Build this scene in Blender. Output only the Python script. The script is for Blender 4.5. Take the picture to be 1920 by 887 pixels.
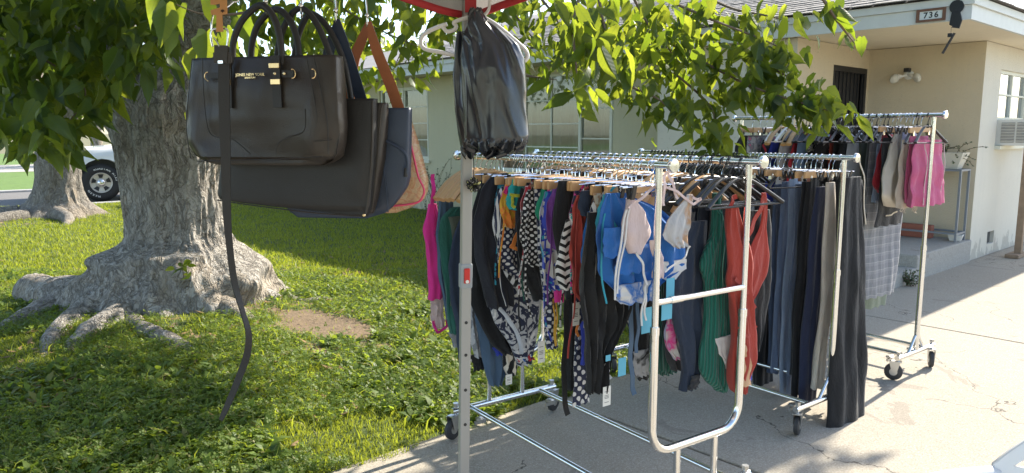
import bpy, bmesh, math, random
import numpy as np
from mathutils import Vector, Matrix, noise

for o in list(bpy.data.objects): bpy.data.objects.remove(o)
SC = bpy.context.scene
COL = SC.collection
R = math.radians
# ---------------------------------------------------------------- camera
PITCH, FPX, EYE = R(8.0), 1387.0, 1.45
cam_data = bpy.data.cameras.new('camera'); cam = bpy.data.objects.new('camera', cam_data); COL.objects.link(cam)
cam.location = (0, 0, EYE); cam.rotation_euler = (R(90) - PITCH, 0, 0)
cam_data.sensor_width = 36; cam_data.lens = 36 * FPX / 1920; cam_data.clip_start = .05; cam_data.clip_end = 1500
SC.camera = cam
# ---------------------------------------------------------------- sky, sun, exposure
SUN_AZ, SUN_EL = R(44), R(36)                 # azimuth counted from +X towards +Y
w = bpy.data.worlds.new('World'); SC.world = w; w.use_nodes = True
wn = w.node_tree; wn.nodes.clear()
sky = wn.nodes.new('ShaderNodeTexSky'); sky.sky_type = 'NISHITA'; sky.sun_disc = False
sky.sun_elevation = SUN_EL; sky.sun_rotation = R(90) - SUN_AZ; sky.air_density = 1.0; sky.dust_density = 1.0; sky.ozone_density = 1.0
bg = wn.nodes.new('ShaderNodeBackground'); bg.inputs[1].default_value = .15
wo = wn.nodes.new('ShaderNodeOutputWorld')
wn.links.new(sky.outputs[0], bg.inputs[0]); wn.links.new(bg.outputs[0], wo.inputs[0])
sd = bpy.data.lights.new('sun', 'SUN'); sd.energy = 4.7; sd.angle = R(.55); sd.color = (1, .93, .80)
sun = bpy.data.objects.new('sun', sd); COL.objects.link(sun)
SUNV = Vector((math.cos(SUN_AZ) * math.cos(SUN_EL), math.sin(SUN_AZ) * math.cos(SUN_EL), math.sin(SUN_EL)))
sun.rotation_euler = SUNV.to_track_quat('Z', 'Y').to_euler(); sun.location = (6, 8, 9)
SC.view_settings.view_transform = 'Standard'; SC.view_settings.look = 'None'
SC.view_settings.exposure = 1.38; SC.view_settings.gamma = 1.0; SC.view_settings.use_curve_mapping = False
SC.cycles.max_bounces = 8; SC.cycles.diffuse_bounces = 4; SC.cycles.transmission_bounces = 6; SC.cycles.transparent_max_bounces = 8
SC.cycles.use_denoising = True
SC.cycles.sample_clamp_indirect = 6

# ---------------------------------------------------------------- geometry helpers
SP, CP = math.sin(PITCH), math.cos(PITCH)
def ray(px, py):
    X = (px - 960) / FPX; Y = (py - 443.5) / FPX
    return Vector((X, CP - Y * SP, -SP - Y * CP))
def on_z(px, py, z=0.0):
    r = ray(px, py); return r * ((z - EYE) / r.z) + Vector((0, 0, EYE))
def at_dist(px, py, Y):                      # the point of that view line which lies Y metres ahead
    r = ray(px, py); return r * (Y / r.y) + Vector((0, 0, EYE))
def on_plane(px, py, p0, n):
    r = ray(px, py); o = Vector((0, 0, EYE)); return o + r * ((p0 - o).dot(n) / r.dot(n))
HA = R(42); D1 = Vector((math.cos(HA), math.sin(HA), 0)); D2 = Vector((-math.sin(HA), math.cos(HA), 0))
HC = Vector((5.185, 8.29, 0))
def H(u, v, z=0.0): return HC + D1 * u + D2 * v + Vector((0, 0, z))
def UV(p): d = p - HC; return d.dot(D1), d.dot(D2)
rng = random.Random(7)
def fbm(x, y, z, o=3): return noise.fractal(Vector((x, y, z)), 1.0, 2.0, o)

class MB:
    """collects faces for one mesh"""
    def __init__(s): s.v = []; s.f = []; s.uv = {}
    def add(s, vs, fs):
        b = len(s.v); s.v += [tuple(v) for v in vs]; s.f += [tuple(i + b for i in f) for f in fs]; return b
    def box(s, c, h, ax=None):
        ax = ax or (Vector((1, 0, 0)), Vector((0, 1, 0)), Vector((0, 0, 1))); c = Vector(c)
        vs = [c + ax[0] * h[0] * i + ax[1] * h[1] * j + ax[2] * h[2] * k for k in (-1, 1) for j in (-1, 1) for i in (-1, 1)]
        s.add(vs, [(0, 2, 3, 1), (4, 5, 7, 6), (0, 1, 5, 4), (2, 6, 7, 3), (0, 4, 6, 2), (1, 3, 7, 5)]); return s
    def span(s, a, b): a = Vector(a); b = Vector(b); return s.box((a + b) / 2, [abs(q) / 2 for q in (b - a)])
    def tube(s, pts, r, n=8, cap=True, flat=None, up=None):
        pts = [Vector(p) for p in pts]; m = len(pts)
        rs = r if isinstance(r, (list, tuple)) else [r] * m
        rings = []; prev = None
        for i, p in enumerate(pts):
            t = (pts[min(i + 1, m - 1)] - pts[max(i - 1, 0)])
            t = t.normalized() if t.length > 1e-9 else Vector((0, 0, 1))
            if prev is None:
                a = up or (Vector((0, 0, 1)) if abs(t.z) < .9 else Vector((1, 0, 0)))
                x = a.cross(t); x = x.normalized() if x.length > 1e-6 else Vector((1, 0, 0))
            else:
                x = prev - t * prev.dot(t); x.normalize()
            y = t.cross(x); prev = x
            fl = flat or 1.0
            rings.append([p + (x * math.cos(2 * math.pi * k / n) + y * fl * math.sin(2 * math.pi * k / n)) * rs[i] for k in range(n)])
        vs = [v for ring in rings for v in ring]; fs = []
        for i in range(m - 1):
            for k in range(n):
                a = i * n + k; b = i * n + (k + 1) % n; fs.append((a, b, b + n, a + n))
        if cap: fs += [tuple(range(n - 1, -1, -1)), tuple((m - 1) * n + k for k in range(n))]
        s.add(vs, fs); return s
    def cyl(s, a, b, r, n=16, r2=None): return s.tube([a, b], [r, r if r2 is None else r2], n)
    def lathe(s, prof, n=20, c=(0, 0, 0), ax=None):
        ax = ax or (Vector((1, 0, 0)), Vector((0, 1, 0)), Vector((0, 0, 1))); c = Vector(c)
        vs = [c + ax[0] * r * math.cos(2 * math.pi * k / n) + ax[1] * r * math.sin(2 * math.pi * k / n) + ax[2] * z for r, z in prof for k in range(n)]
        fs = [(i * n + k, i * n + (k + 1) % n, (i + 1) * n + (k + 1) % n, (i + 1) * n + k) for i in range(len(prof) - 1) for k in range(n)]
        fs += [tuple(range(n - 1, -1, -1)), tuple((len(prof) - 1) * n + k for k in range(n))]
        s.add(vs, fs); return s
    def prism(s, poly, ax, c, depth):
        """poly: 2D outline in ax[0],ax[1]; pushed +-depth/2 along ax[2]"""
        c = Vector(c); n = len(poly)
        vs = [c + ax[0] * a + ax[1] * b + ax[2] * d for d in (-depth / 2, depth / 2) for a, b in poly]
        fs = [tuple(range(n - 1, -1, -1)), tuple(range(n, 2 * n))] + [(k, (k + 1) % n, n + (k + 1) % n, n + k) for k in range(n)]
        s.add(vs, fs); return s
    def build(s, name, mat, parent=None, smooth=False, bevel=0):
        me = bpy.data.meshes.new(name); me.from_pydata(s.v, [], s.f); me.validate()
        return link(name, me, mat, parent, smooth, bevel)

def link(name, me, mat, parent=None, smooth=False, bevel=0):
    o = bpy.data.objects.new(name, me); COL.objects.link(o)
    if mat: me.materials.append(mat)
    if parent: o.parent = parent
    if smooth:
        me.polygons.foreach_set('use_smooth', [True] * len(me.polygons))
        try: me.set_sharp_from_angle(angle=R(50))
        except Exception: pass
    if bevel:
        b = o.modifiers.new('bevel', 'BEVEL'); b.width = bevel; b.segments = 2; b.limit_method = 'ANGLE'; b.angle_limit = R(40)
    return o
def tag(o, label=None, cat=None, group=None, kind=None):
    if label: o['label'] = label
    if cat: o['category'] = cat
    if group: o['group'] = group
    if kind: o['kind'] = kind
    return o
def thing(name, loc=(0, 0, 0), rz=0.0, label=None, cat=None, group=None):
    o = bpy.data.objects.new(name, None); COL.objects.link(o); o.location = loc; o.rotation_euler = (0, 0, rz); o.empty_display_size = .1
    return tag(o, label, cat, group)
def copy_tree(o, parent=None):
    c = o.copy(); COL.objects.link(c); c.parent = parent
    for ch in o.children: copy_tree(ch, c)
    return c
def mesh_np(name, V, F, mat, parent=None, uv=None, smooth=False):
    """V (n,3), F (m,k) arrays"""
    me = bpy.data.meshes.new(name); n, (m, k) = len(V), F.shape
    me.vertices.add(n); me.vertices.foreach_set('co', np.asarray(V, np.float32).ravel())
    me.loops.add(m * k); me.loops.foreach_set('vertex_index', F.astype(np.int32).ravel())
    me.polygons.add(m); me.polygons.foreach_set('loop_start', np.arange(0, m * k, k, dtype=np.int32))
    if uv is not None:
        l = me.uv_layers.new(name='UVMap'); l.data.foreach_set('uv', np.asarray(uv, np.float32)[F.ravel()].ravel())
    me.update(calc_edges=True); me.validate()
    return link(name, me, mat, parent, smooth)
def text_mesh(name, s, size, mat, parent, mtx, depth=.0005, align='CENTER', spacing=1.0, bold=0.0):
    c = bpy.data.curves.new(name, 'FONT'); c.body = s; c.size = size; c.align_x = align; c.align_y = 'CENTER'; c.extrude = depth; c.space_character = spacing; c.offset = bold; c.resolution_u = 2
    t = bpy.data.objects.new(name, c); me = bpy.data.meshes.new_from_object(t); bpy.data.objects.remove(t)
    o = link(name, me, mat, parent); o.matrix_local = mtx; return o

# ---------------------------------------------------------------- material helpers
class NT:
    def __init__(s, name):
        s.m = bpy.data.materials.new(name); s.m.use_nodes = True; s.t = s.m.node_tree; s.t.nodes.clear()
        s.out = s.t.nodes.new('ShaderNodeOutputMaterial')
    def n(s, typ, ins=None, **props):
        nd = s.t.nodes.new('ShaderNode' + typ)
        for k, v in props.items(): setattr(nd, k, v)
        for k, v in (ins or {}).items():
            if hasattr(v, 'is_output'): s.t.links.new(v, nd.inputs[k])
            else:
                if isinstance(v, (tuple, list)) and len(v) == 3 and nd.inputs[k].type == 'RGBA': v = (*v, 1)
                nd.inputs[k].default_value = v
        return nd
    def math(s, op, a, b=0.0, c=None):
        ins = {0: a, 1: b}
        if c is not None: ins[2] = c
        return s.n('Math', ins, operation=op).outputs[0]
    def mix(s, f, a, b, typ='MIX'): 
        nd = s.t.nodes.new('ShaderNodeMix'); nd.data_type = 'RGBA'; nd.blend_type = typ
        for k, v in ((0, f), (6, a), (7, b)):
            if hasattr(v, 'is_output'): s.t.links.new(v, nd.inputs[k])
            else: nd.inputs[k].default_value = (*v, 1) if isinstance(v, (tuple, list)) and len(v) == 3 else v
        return nd.outputs[2]
    def ramp(s, f, stops, interp='LINEAR'):
        nd = s.t.nodes.new('ShaderNodeValToRGB'); s.t.links.new(f, nd.inputs[0]); nd.color_ramp.interpolation = interp
        e = nd.color_ramp.elements
        while len(e) < len(stops): e.new(.5)
        for q, (p, c) in zip(e, stops): q.position = p; q.color = (*c, 1) if len(c) == 3 else c
        return nd.outputs[0]
    def coord(s, kind='Object'): return s.n('TexCoord').outputs[kind]
    def noise(s, co, scale, detail=4, rough=.55, dist=0.0): return s.n('TexNoise', {'Vector': co, 'Scale': scale, 'Detail': detail, 'Roughness': rough, 'Distortion': dist}).outputs[0]
    def mapping(s, co, sc=(1, 1, 1), rot=(0, 0, 0)): return s.n('Mapping', {'Vector': co, 'Scale': sc, 'Rotation': rot}).outputs[0]
    def bump(s, h, st=.3, dist=.01): return s.n('Bump', {'Height': h, 'Strength': st, 'Distance': dist}).outputs[0]
    def done(s, col, rough=.6, metal=0.0, bump=None, transl=0.0, tcol=None, spec=.5, sheen=0.0, coat=0.0, **kw):
        ins = {'Base Color': col, 'Roughness': rough, 'Metallic': metal, 'Specular IOR Level': spec, 'Sheen Weight': sheen, 'Coat Weight': coat}
        if bump is not None: ins['Normal'] = bump
        ins.update(kw)
        b = s.n('BsdfPrincipled', ins).outputs[0]
        if transl:
            t = s.n('BsdfTranslucent', {'Color': tcol if tcol is not None else col}).outputs[0]
            b = s.n('MixShader', {0: transl, 1: b, 2: t}).outputs[0]
        s.t.links.new(b, s.out.inputs[0]); return s.m

def plain(name, col, rough=.5, metal=0.0, vary=.12, vscale=12, bump=0.0, bscale=60, bdist=.002, **kw):
    n = NT(name); co = n.coord()
    f = n.noise(co, vscale, 4)
    c = n.mix(f, tuple(x * (1 - vary) for x in col), tuple(min(1, x * (1 + vary)) for x in col))
    rr = n.math('MULTIPLY_ADD', n.noise(co, vscale * 2.3, 3), .25 * rough, rough * .87)
    bp = n.bump(n.noise(co, bscale, 4), bump, bdist) if bump else None
    return n.done(c, rr, metal, bp, **kw)

def fabric(name, cols, kind='plain', scale=1.0, transl=.12, rough=.85, sheen=.15, rot=0.0):
    """cloth; UVs are metres"""
    n = NT(name); uv = n.coord('UV')
    if rot: uv = n.mapping(uv, rot=(0, 0, rot))
    c0 = cols[0]; c1 = cols[1] if len(cols) > 1 else c0
    sep = n.n('SeparateXYZ', {0: uv}); u, v = sep.outputs[0], sep.outputs[1]
    weave = n.noise(uv, 900, 2); wr = n.math('ADD', n.noise(n.mapping(uv, (2.2, .55, 1)), 16, 5, .62, 1.4), n.math('MULTIPLY', n.noise(uv, 34, 4, .6, .8), .5))
    hgt = n.math('ADD', n.math('MULTIPLY', weave, .12), wr); bst = .35
    if kind == 'plain': c = n.mix(n.noise(uv, 9, 3), tuple(x * .82 for x in c0), tuple(min(1, x * 1.15) for x in c0))
    elif kind == 'dots':
        vo = n.n('TexVoronoi', {'Vector': n.mapping(uv, rot=(0, 0, .785)), 'Scale': 38 * scale, 'Randomness': .12}).outputs['Distance']
        c = n.mix(n.math('LESS_THAN', vo, .33), c0, c1)
    elif kind == 'stripes':
        q = n.math('FRACT', n.math('MULTIPLY_ADD', n.noise(uv, 6, 2), .8, n.math('MULTIPLY', u, 34 * scale)))
        c = n.mix(n.math('LESS_THAN', q, .5), c0, c1)
    elif kind == 'zebra':
        q = n.n('TexWave', {'Vector': uv, 'Scale': 9 * scale, 'Distortion': 9, 'Detail': 2, 'Detail Scale': 1.2}).outputs[1]
        c = n.mix(n.math('GREATER_THAN', q, .5), c0, c1)
    elif kind == 'chevron':
        z = n.math('PINGPONG', n.math('MULTIPLY', u, 40 * scale), 1.0)
        q = n.math('FRACT', n.math('MULTIPLY_ADD', z, .55, n.math('MULTIPLY', v, 36 * scale)))
        c = n.mix(n.math('LESS_THAN', q, .45), c0, c1)
    elif kind in ('floral', 'palm', 'leopard', 'tie'):
        sc = {'floral': 22, 'palm': 13, 'leopard': 40, 'tie': 9}[kind] * scale
        f = n.noise(uv, sc, 3 if kind != 'tie' else 5, .5, 2.5 if kind == 'palm' else (1.2 if kind == 'tie' else .5))
        k = len(cols); lo, hi = (.38, .62)
        c = n.ramp(f, [(0, cols[0])] + [(lo + (hi - lo) * i / max(1, k - 1), cols[i]) for i in range(1, k)], 'CONSTANT' if kind != 'tie' else 'LINEAR')
    elif kind == 'plaid':
        a = n.math('GREATER_THAN', n.math('FRACT', n.math('MULTIPLY', u, 22 * scale)), .6); b = n.math('GREATER_THAN', n.math('FRACT', n.math('MULTIPLY', v, 18 * scale)), .6)
        c = n.mix(n.math('MULTIPLY', n.math('ADD', a, b), .5), c0, c1)
        l = n.math('GREATER_THAN', n.math('FRACT', n.math('MULTIPLY', v, 18 * scale)), .93); c = n.mix(n.math('MULTIPLY', l, .6), c, cols[-1])
    elif kind == 'denim':
        tw = n.n('TexWave', {'Vector': n.mapping(uv, rot=(0, 0, .9)), 'Scale': 320, 'Distortion': 1.5}).outputs[1]
        c = n.mix(n.noise(n.mapping(uv, (3, .7, 1)), 14, 4), c0, c1); c = n.mix(n.math('MULTIPLY', tw, .25), c, tuple(min(1, x * 1.8) for x in c1))
    elif kind == 'rib':
        q = n.n('TexWave', {'Vector': uv, 'Scale': 26 * scale, 'Distortion': .6}).outputs[1]
        c = n.mix(q, tuple(x * .6 for x in c0), c0); hgt = n.math('MULTIPLY', q, 1.5)
    return n.done(c, rough, 0, n.bump(hgt, .55, .011), transl=transl, sheen=sheen)
# ================================================================ ground, road, driveway
def lawn_z(x, y):
    u, v = UV(Vector((x, y, 0)))
    e = min(1.0, max(0.0, (v - .1) / .5))
    d = math.hypot(x + 2.8, y - 6.0)
    return e * (.015 + .03 * fbm(x * .7, y * .7, 1) + .012 * fbm(x * 3, y * 3, 4)) + .10 * math.exp(-(d / 1.3) ** 2) - .012 * (1 - e)
def dirt_at(x, y):
    """1 on bare earth: worn patch right of the trunk, thin spots round the roots"""
    p_, q_ = (x + 1.42) * .588 - (y - 5.3) * .809, (x + 1.42) * .809 + (y - 5.3) * .588; a = math.exp(-((p_ / .85) ** 2 + (q_ / .36) ** 2))
    b = .42 * math.exp(-(((x + 2.6) / 1.3) ** 2 + ((y - 5.5) / .8) ** 2) * 1.4)
    c = .5 * math.exp(-(((x + 8.0) / 2.2) ** 2 + ((y - 11.6) / 1.0) ** 2))
    return min(1.0, max(a, b, c) * .98 + .5 * (fbm(x * 3.1, y * 3.1, 9, 5) - .10))
def m_ground():
    n = NT('soil_and_turf'); co = n.coord()
    a = n.noise(co, 1.1, 5); b = n.noise(co, 14, 5)
    soil = n.mix(b, (.085, .058, .034), (.26, .18, .105)); turf = n.mix(b, (.035, .06, .012), (.09, .12, .03))
    at = n.n('Attribute', attribute_name='dirt').outputs['Fac']
    f = n.math('GREATER_THAN', n.math('ADD', at, n.math('MULTIPLY_ADD', b, .5, -.25)), .5)
    return n.done(n.mix(f, turf, soil), .95, 0, n.bump(n.noise(co, 45, 5), .6, .02))
M_GROUND = m_ground()
g = MB(); g.add([(-400, -60, -.16), (400, -60, -.16), (400, 900, -.16), (-400, 900, -.16)], [(0, 1, 2, 3)])
tag(g.build('ground', plain('far_soil', (.14, .13, .06), .95, bump=.3, bscale=3, bdist=.05)), kind='structure')
# lawn between the driveway edge and the side street
nu, nv = 230, 230
us = np.linspace(-16, -1.3, nu); vs = .1 + 14.1 * np.linspace(0, 1, nv) ** 1.35
V = np.zeros((nu * nv, 3)); dv = np.zeros(nu * nv, np.float32)
for i, u in enumerate(us):
    for j, v in enumerate(vs):
        p = H(u, v); V[i * nv + j] = (p.x, p.y, lawn_z(p.x, p.y)); dv[i * nv + j] = dirt_at(p.x, p.y)
ii, jj = np.meshgrid(np.arange(nu - 1), np.arange(nv - 1), indexing='ij'); a = (ii * nv + jj).ravel()
lawn = mesh_np('lawn', V, np.stack([a, a + nv, a + nv + 1, a + 1], 1), M_GROUND, smooth=True)
lawn.data.attributes.new('dirt', 'FLOAT', 'POINT').data.foreach_set('value', dv)
tag(lawn, kind='structure')

def m_concrete(name, tint=(1, 1, 1), k=1.0):
    n = NT(name); co = n.coord()
    a = n.noise(co, .55, 6, .6); b = n.noise(co, 9, 5, .65); c = n.noise(co, 130, 4, .7); st = n.noise(n.mapping(co, (1, 1, 1)), 2.2, 5, .6, 1.2)
    col = n.mix(a, tuple(.33 * k * t for t in tint), tuple(.44 * k * t for t in tint))
    col = n.mix(n.math('MULTIPLY', b, .35), col, (.30 * k, .265 * k, .215 * k))
    col = n.mix(n.math('MULTIPLY', n.math('GREATER_THAN', c, .58), .45), col, (.17, .15, .125))
    col = n.mix(n.math('MULTIPLY', n.math('LESS_THAN', c, .42), .45), col, (.60, .56, .48))
    col = n.mix(n.math('MULTIPLY', n.math('GREATER_THAN', st, .64), .4), col, (.20, .17, .14))
    vo = n.n('TexVoronoi', {'Vector': n.n('VectorMath', {0: co, 1: n.n('VectorMath', {0: n.n('TexNoise', {'Vector': co, 'Scale': 2.4, 'Detail': 5}).outputs[1], 1: (.6, .6, .6)}, operation='MULTIPLY').outputs[0]}, operation='ADD').outputs[0], 'Scale': .62}, feature='DISTANCE_TO_EDGE').outputs[0]
    cr = n.math('MULTIPLY', n.math('LESS_THAN', vo, .0016), n.math('GREATER_THAN', n.noise(co, .8, 2), .5))
    col = n.mix(n.math('MULTIPLY', cr, .75), col, (.06, .05, .04))
    h = n.math('SUBTRACT', n.math('ADD', n.math('MULTIPLY', c, .8), b), n.math('MULTIPLY', cr, 2.0))
    return n.done(col, .93, 0, n.bump(h, .55, .006), spec=.25)
M_CONC = m_concrete('driveway_concrete', (1.0, .885, .71))
drive = thing('driveway'); tag(drive, kind='structure'); drive.location = HC; drive.rotation_euler = (0, 0, HA)
bed = MB(); bed.span((-16, -9, -.14), (26, .1, -.045)); bed.build('joint_bed', plain('joint_dirt', (.06, .05, .035), .95), drive)
cuts = [-16, -12.95, -9.77, -6.59, -3.41, -.23, 2.95, 6.1, 9.3, 12.5, 26]; vc = [.1, -2.9, -5.9, -9]
for i in range(len(cuts) - 1):
    for j in range(3):
        m = MB(); gap = .007
        m.span((cuts[i] + gap, vc[j + 1] + gap, -.05), (cuts[i + 1] - gap, vc[j] - gap, rng.uniform(-.006, .002)))
        m.build('concrete_slab', M_CONC, drive, bevel=.008)
n = NT('asphalt'); co = n.coord(); M_ASPH = n.done(n.mix(n.noise(co, 40, 5), (.10, .095, .09), (.19, .175, .16)), .9, 0, n.bump(n.noise(co, 200, 3), .4, .004))
def sheet(name, u0, u1, v0, v1, z, mat):
    m = MB(); m.add([H(u0, v0, z), H(u1, v0, z), H(u1, v1, z), H(u0, v1, z)], [(0, 1, 2, 3)]); return tag(m.build(name, mat), kind='structure')
road = sheet('road', -80, 60, 14.45, 19.3, -.03, M_ASPH)
M_TURF = plain('far_turf', (.10, .17, .03), .95, vary=.4, vscale=3, bump=.5, bscale=25, bdist=.04)
sheet('far_verge', -90, 60, 19.55, 30.5, -.02, M_TURF)
sheet('far_pavement', -90, 60, 30.5, 38, -.014, m_concrete('pavement_concrete', (1, .93, .86)))
sheet('far_lawn', -120, 60, 38, 60, -.02, M_TURF)
M_KERB = m_concrete('kerb_concrete')
for v in (14.22, 19.32):
    k = MB(); p = [H(-80, v, -.12), H(60, v, -.12)]; ax = (D1, D2, Vector((0, 0, 1)))
    k.box((p[0] + p[1]) / 2 + D2 * .11 + Vector((0, 0, .07)), (70, .11, .075), ax); tag(k.build('kerb', M_KERB, bevel=.02), kind='structure')
# ================================================================ the house (frame u: away from the street, v: along the front)
def m_stucco(name, col):
    n = NT(name); co = n.coord()
    a = n.noise(co, .9, 5, .6); b = n.noise(co, 70, 4, .6); z = n.n('SeparateXYZ', {0: co}).outputs[2]
    c = n.mix(a, tuple(x * .84 for x in col), tuple(min(1, x * 1.06) for x in col))
    g = n.math('MULTIPLY', n.math('GREATER_THAN', n.math('ADD', n.noise(n.mapping(co, (3, 3, 1)), 3, 5, .65), n.math('MULTIPLY', z, -.9)), .42), .45)
    c = n.mix(g, c, (.30, .27, .22))
    sp = n.math('MULTIPLY', n.math('GREATER_THAN', n.noise(co, 22, 3, .7), .64), .3); c = n.mix(sp, c, (.46, .42, .34)); stk = n.math('MULTIPLY', n.n('MapRange', {0: n.noise(n.mapping(co, (5, 5, .35)), 2.0, 5, .65), 1: .5, 2: .75}).outputs[0], .10); c = n.mix(stk, c, tuple(x * .6 for x in col))
    return n.done(c, .92, 0, n.bump(n.math('ADD', b, n.math('MULTIPLY', n.noise(co, 220, 3), .7)), .6, .010), spec=.2)
M_STUC = m_stucco('cream_stucco', (.66, .57, .41)); M_STUC2 = m_stucco('green_bounce_stucco', (.56, .52, .36)); M_STUC3 = m_stucco('pale_bounce_stucco', (.72, .68, .58))  # one stucco in three tones: light bounced off lawn and driveway painted in
M_TRIM = plain('blue_white_trim', (.62, .64, .61), .6, vary=.08, bump=.15, bscale=30)
M_SOFF = plain('soffit_paint', (.74, .66, .50), .8, vary=.06, bump=.15, bscale=14)
M_WFRAME = plain('window_frame_paint', (.62, .62, .52), .55, vary=.06)
M_BLACK = plain('black_paint', (.016, .017, .02), .45)
M_WOODDK = plain('brown_wood', (.16, .075, .045), .6, vary=.3, vscale=18)
M_WHITEP = plain('white_plastic', (.72, .71, .66), .4, vary=.04)
n = NT('window_glass'); fr = n.n('Fresnel', {'IOR': 1.5}).outputs[0]
gl = n.n('BsdfGlossy', {'Roughness': .03, 'Color': (.9, .95, .95)}).outputs[0]; tr = n.n('BsdfTransparent', {'Color': (.80, .84, .80)}).outputs[0]
n.t.links.new(n.n('MixShader', {0: n.math('MULTIPLY_ADD', fr, 1.3, .06), 1: tr, 2: gl}).outputs[0], n.out.inputs[0]); M_GLASS = n.m
n = NT('mirror_glass'); n.t.links.new(n.n('MixShader', {0: .55, 1: n.n('BsdfDiffuse', {'Color': (.10, .11, .11)}).outputs[0], 2: n.n('BsdfGlossy', {'Roughness': .02, 'Color': (.9, .95, 1)}).outputs[0]}).outputs[0], n.out.inputs[0]); M_GLASS2 = n.m

house = thing('house', HC, HA, 'single-storey cream stucco house with shingled roof and corner porch', 'house')
X3, Y3, Z3 = Vector((1, 0, 0)), Vector((0, 1, 0)), Vector((0, 0, 1))
def hwall(a, b, z0, z1, mat, holes=(), deep=.10, inward=None):
    """wall sheet from a=(u,v) to b; holes=(along0,along1,z0,z1); reveals run 'deep' along inward"""
    a = Vector((*a, 0)); b = Vector((*b, 0)); L = (b - a).length; t = (b - a) / L; inw = Vector((*inward, 0)) if inward else Vector((0, 0, 0))
    xs = sorted({0, L, *[q for h in holes for q in h[:2]]}); zs = sorted({z0, z1, *[q for h in holes for q in h[2:]]}); m = MB()
    for i in range(len(xs) - 1):
        for j in range(len(zs) - 1):
            cx, cz = (xs[i] + xs[i + 1]) / 2, (zs[j] + zs[j + 1]) / 2
            if any(h[0] < cx < h[1] and h[2] < cz < h[3] for h in holes): continue
            m.add([a + t * xs[i] + Z3 * zs[j], a + t * xs[i + 1] + Z3 * zs[j], a + t * xs[i + 1] + Z3 * zs[j + 1], a + t * xs[i] + Z3 * zs[j + 1]], [(0, 1, 2, 3)])
    for h in holes:
        c = [a + t * h[0] + Z3 * h[2], a + t * h[1] + Z3 * h[2], a + t * h[1] + Z3 * h[3], a + t * h[0] + Z3 * h[3]]
        for k in range(4): m.add([c[k], c[(k + 1) % 4], c[(k + 1) % 4] + inw * deep, c[k] + inw * deep], [(0, 1, 2, 3)])
    return m.build('wall', mat, house)
UA, UW1, VB, VE = -1.80, -1.45, 1.245, 3.03
hwall((0, 0), (12, 0), 0, 2.44, M_STUC3, [(.60, 1.78, 1.30, 2.17), (.62, .88, .13, .28)], .09, (0, 1))
hwall((0, VB), (0, 0), .2, 2.44, M_STUC)
hwall((UA, VB), (0, VB), .2, 2.44, M_STUC, [(.86, 1.77, .25, 2.215)], .10, (0, 1))
hwall((UA, VE), (UA, VB), 0, 2.44, M_STUC3)
hwall((UW1, VE), (UA, VE), 0, 2.44, M_STUC2)
hwall((UW1, 13), (UW1, VE), 0, 2.44, M_STUC2, [(13 - 10.03, 13 - 8.40, .95, 2.29), (13 - 6.45, 13 - 4.05, .85, 2.31)], .09, (1, 0))
hwall((12, 0), (12, 13), 0, 2.44, M_STUC); hwall((12, 13), (UW1, 13), 0, 2.44, M_STUC2)
m = MB(); m.add([(-1.95, -.40, 2.445), (12.4, -.40, 2.445), (12.4, 13.4, 2.445), (-1.95, 13.4, 2.445)], [(3, 2, 1, 0)]); m.build('soffit', M_SOFF, house)
EU, EV, EU2, EV2 = -1.98, -.43, 12.43, 13.43
for z0, z1, d in ((2.43, 2.555, .0), (2.557, 2.625, .022)):
    m = MB(); m.span((EU - d, EV - d, z0), (EU + .03, EV2, z1)); m.build('fascia', M_TRIM, house)
    m = MB(); m.span((EU + .031, EV - d, z0), (EU2, EV + .03, z1)); m.build('fascia', M_TRIM, house)
# hip roof
n = NT('shingle'); co = n.coord(); gi = n.n('Attribute', attribute_name='shade').outputs['Fac']
c = n.mix(n.noise(co, 2, 4), (.26, .235, .215), (.40, .37, .34)); c = n.mix(n.math('MULTIPLY', n.noise(co, 60, 3), .4), c, (.12, .11, .105))
M_SHING = n.done(c, .95, 0, n.bump(n.noise(co, 150, 3), .5, .005))
tp = .33; hu = (EV2 - EV) / 2; zr = 2.63 + tp * hu
u0, u1, v0, v1 = EU - .05, EU2 + .05, EV - .05, EV2 + .05; vm = (v0 + v1) / 2; hm = (v1 - v0) / 2
m = MB(); m.add([(u0, v0, 2.63), (u1, v0, 2.63), (u1, v1, 2.63), (u0, v1, 2.63), (u0 + hm, vm, 2.63 + tp * hm), (u1 - hm, vm, 2.63 + tp * hm)], [(0, 4, 3), (0, 1, 5, 4), (2, 3, 4, 5), (1, 2, 5)])
roof = m.build('roof', M_SHING, house)
m = MB(); r2 = random.Random(3); ang = math.atan(tp); ax = (Vector((math.cos(ang), 0, math.sin(ang))), Y3, Vector((-math.sin(ang), 0, math.cos(ang))))
for k in range(26):
    s = k * .135; vlo = v0 + s * math.cos(ang); vhi = min(v1 - s * math.cos(ang), 9.0); v = vlo + r2.uniform(-.2, 0)
    while v < vhi:
        wd = r2.uniform(.14, .30); a, b = max(v, vlo), min(v + wd - .008, vhi)
        if b - a > .03:
            m.box(Vector((u0, (a + b) / 2, 2.63)) + ax[0] * (s + .075 + r2.uniform(-.012, .012)) + ax[2] * (.010 + r2.uniform(0, .006)), (.085, (b - a) / 2, .005), (ax[0] * math.cos(.06) - ax[2] * math.sin(.06), Y3, ax[2]))
        v += wd
for k in range(10):
    s = k * .135; ulo = u0 + s * math.cos(ang); u = ulo; bx = (Vector((0, math.cos(ang), math.sin(ang))), X3, Vector((0, -math.sin(ang), math.cos(ang))))
    while u < 7:
        wd = r2.uniform(.14, .30); m.box(Vector((u + wd / 2, v0, 2.63)) + bx[0] * (s + .075) + bx[2] * (.010 + r2.uniform(0, .006)), (.085, wd / 2 - .004, .005), bx); u += wd
tag(m.build('shingles', M_SHING, roof), kind='stuff')
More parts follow.
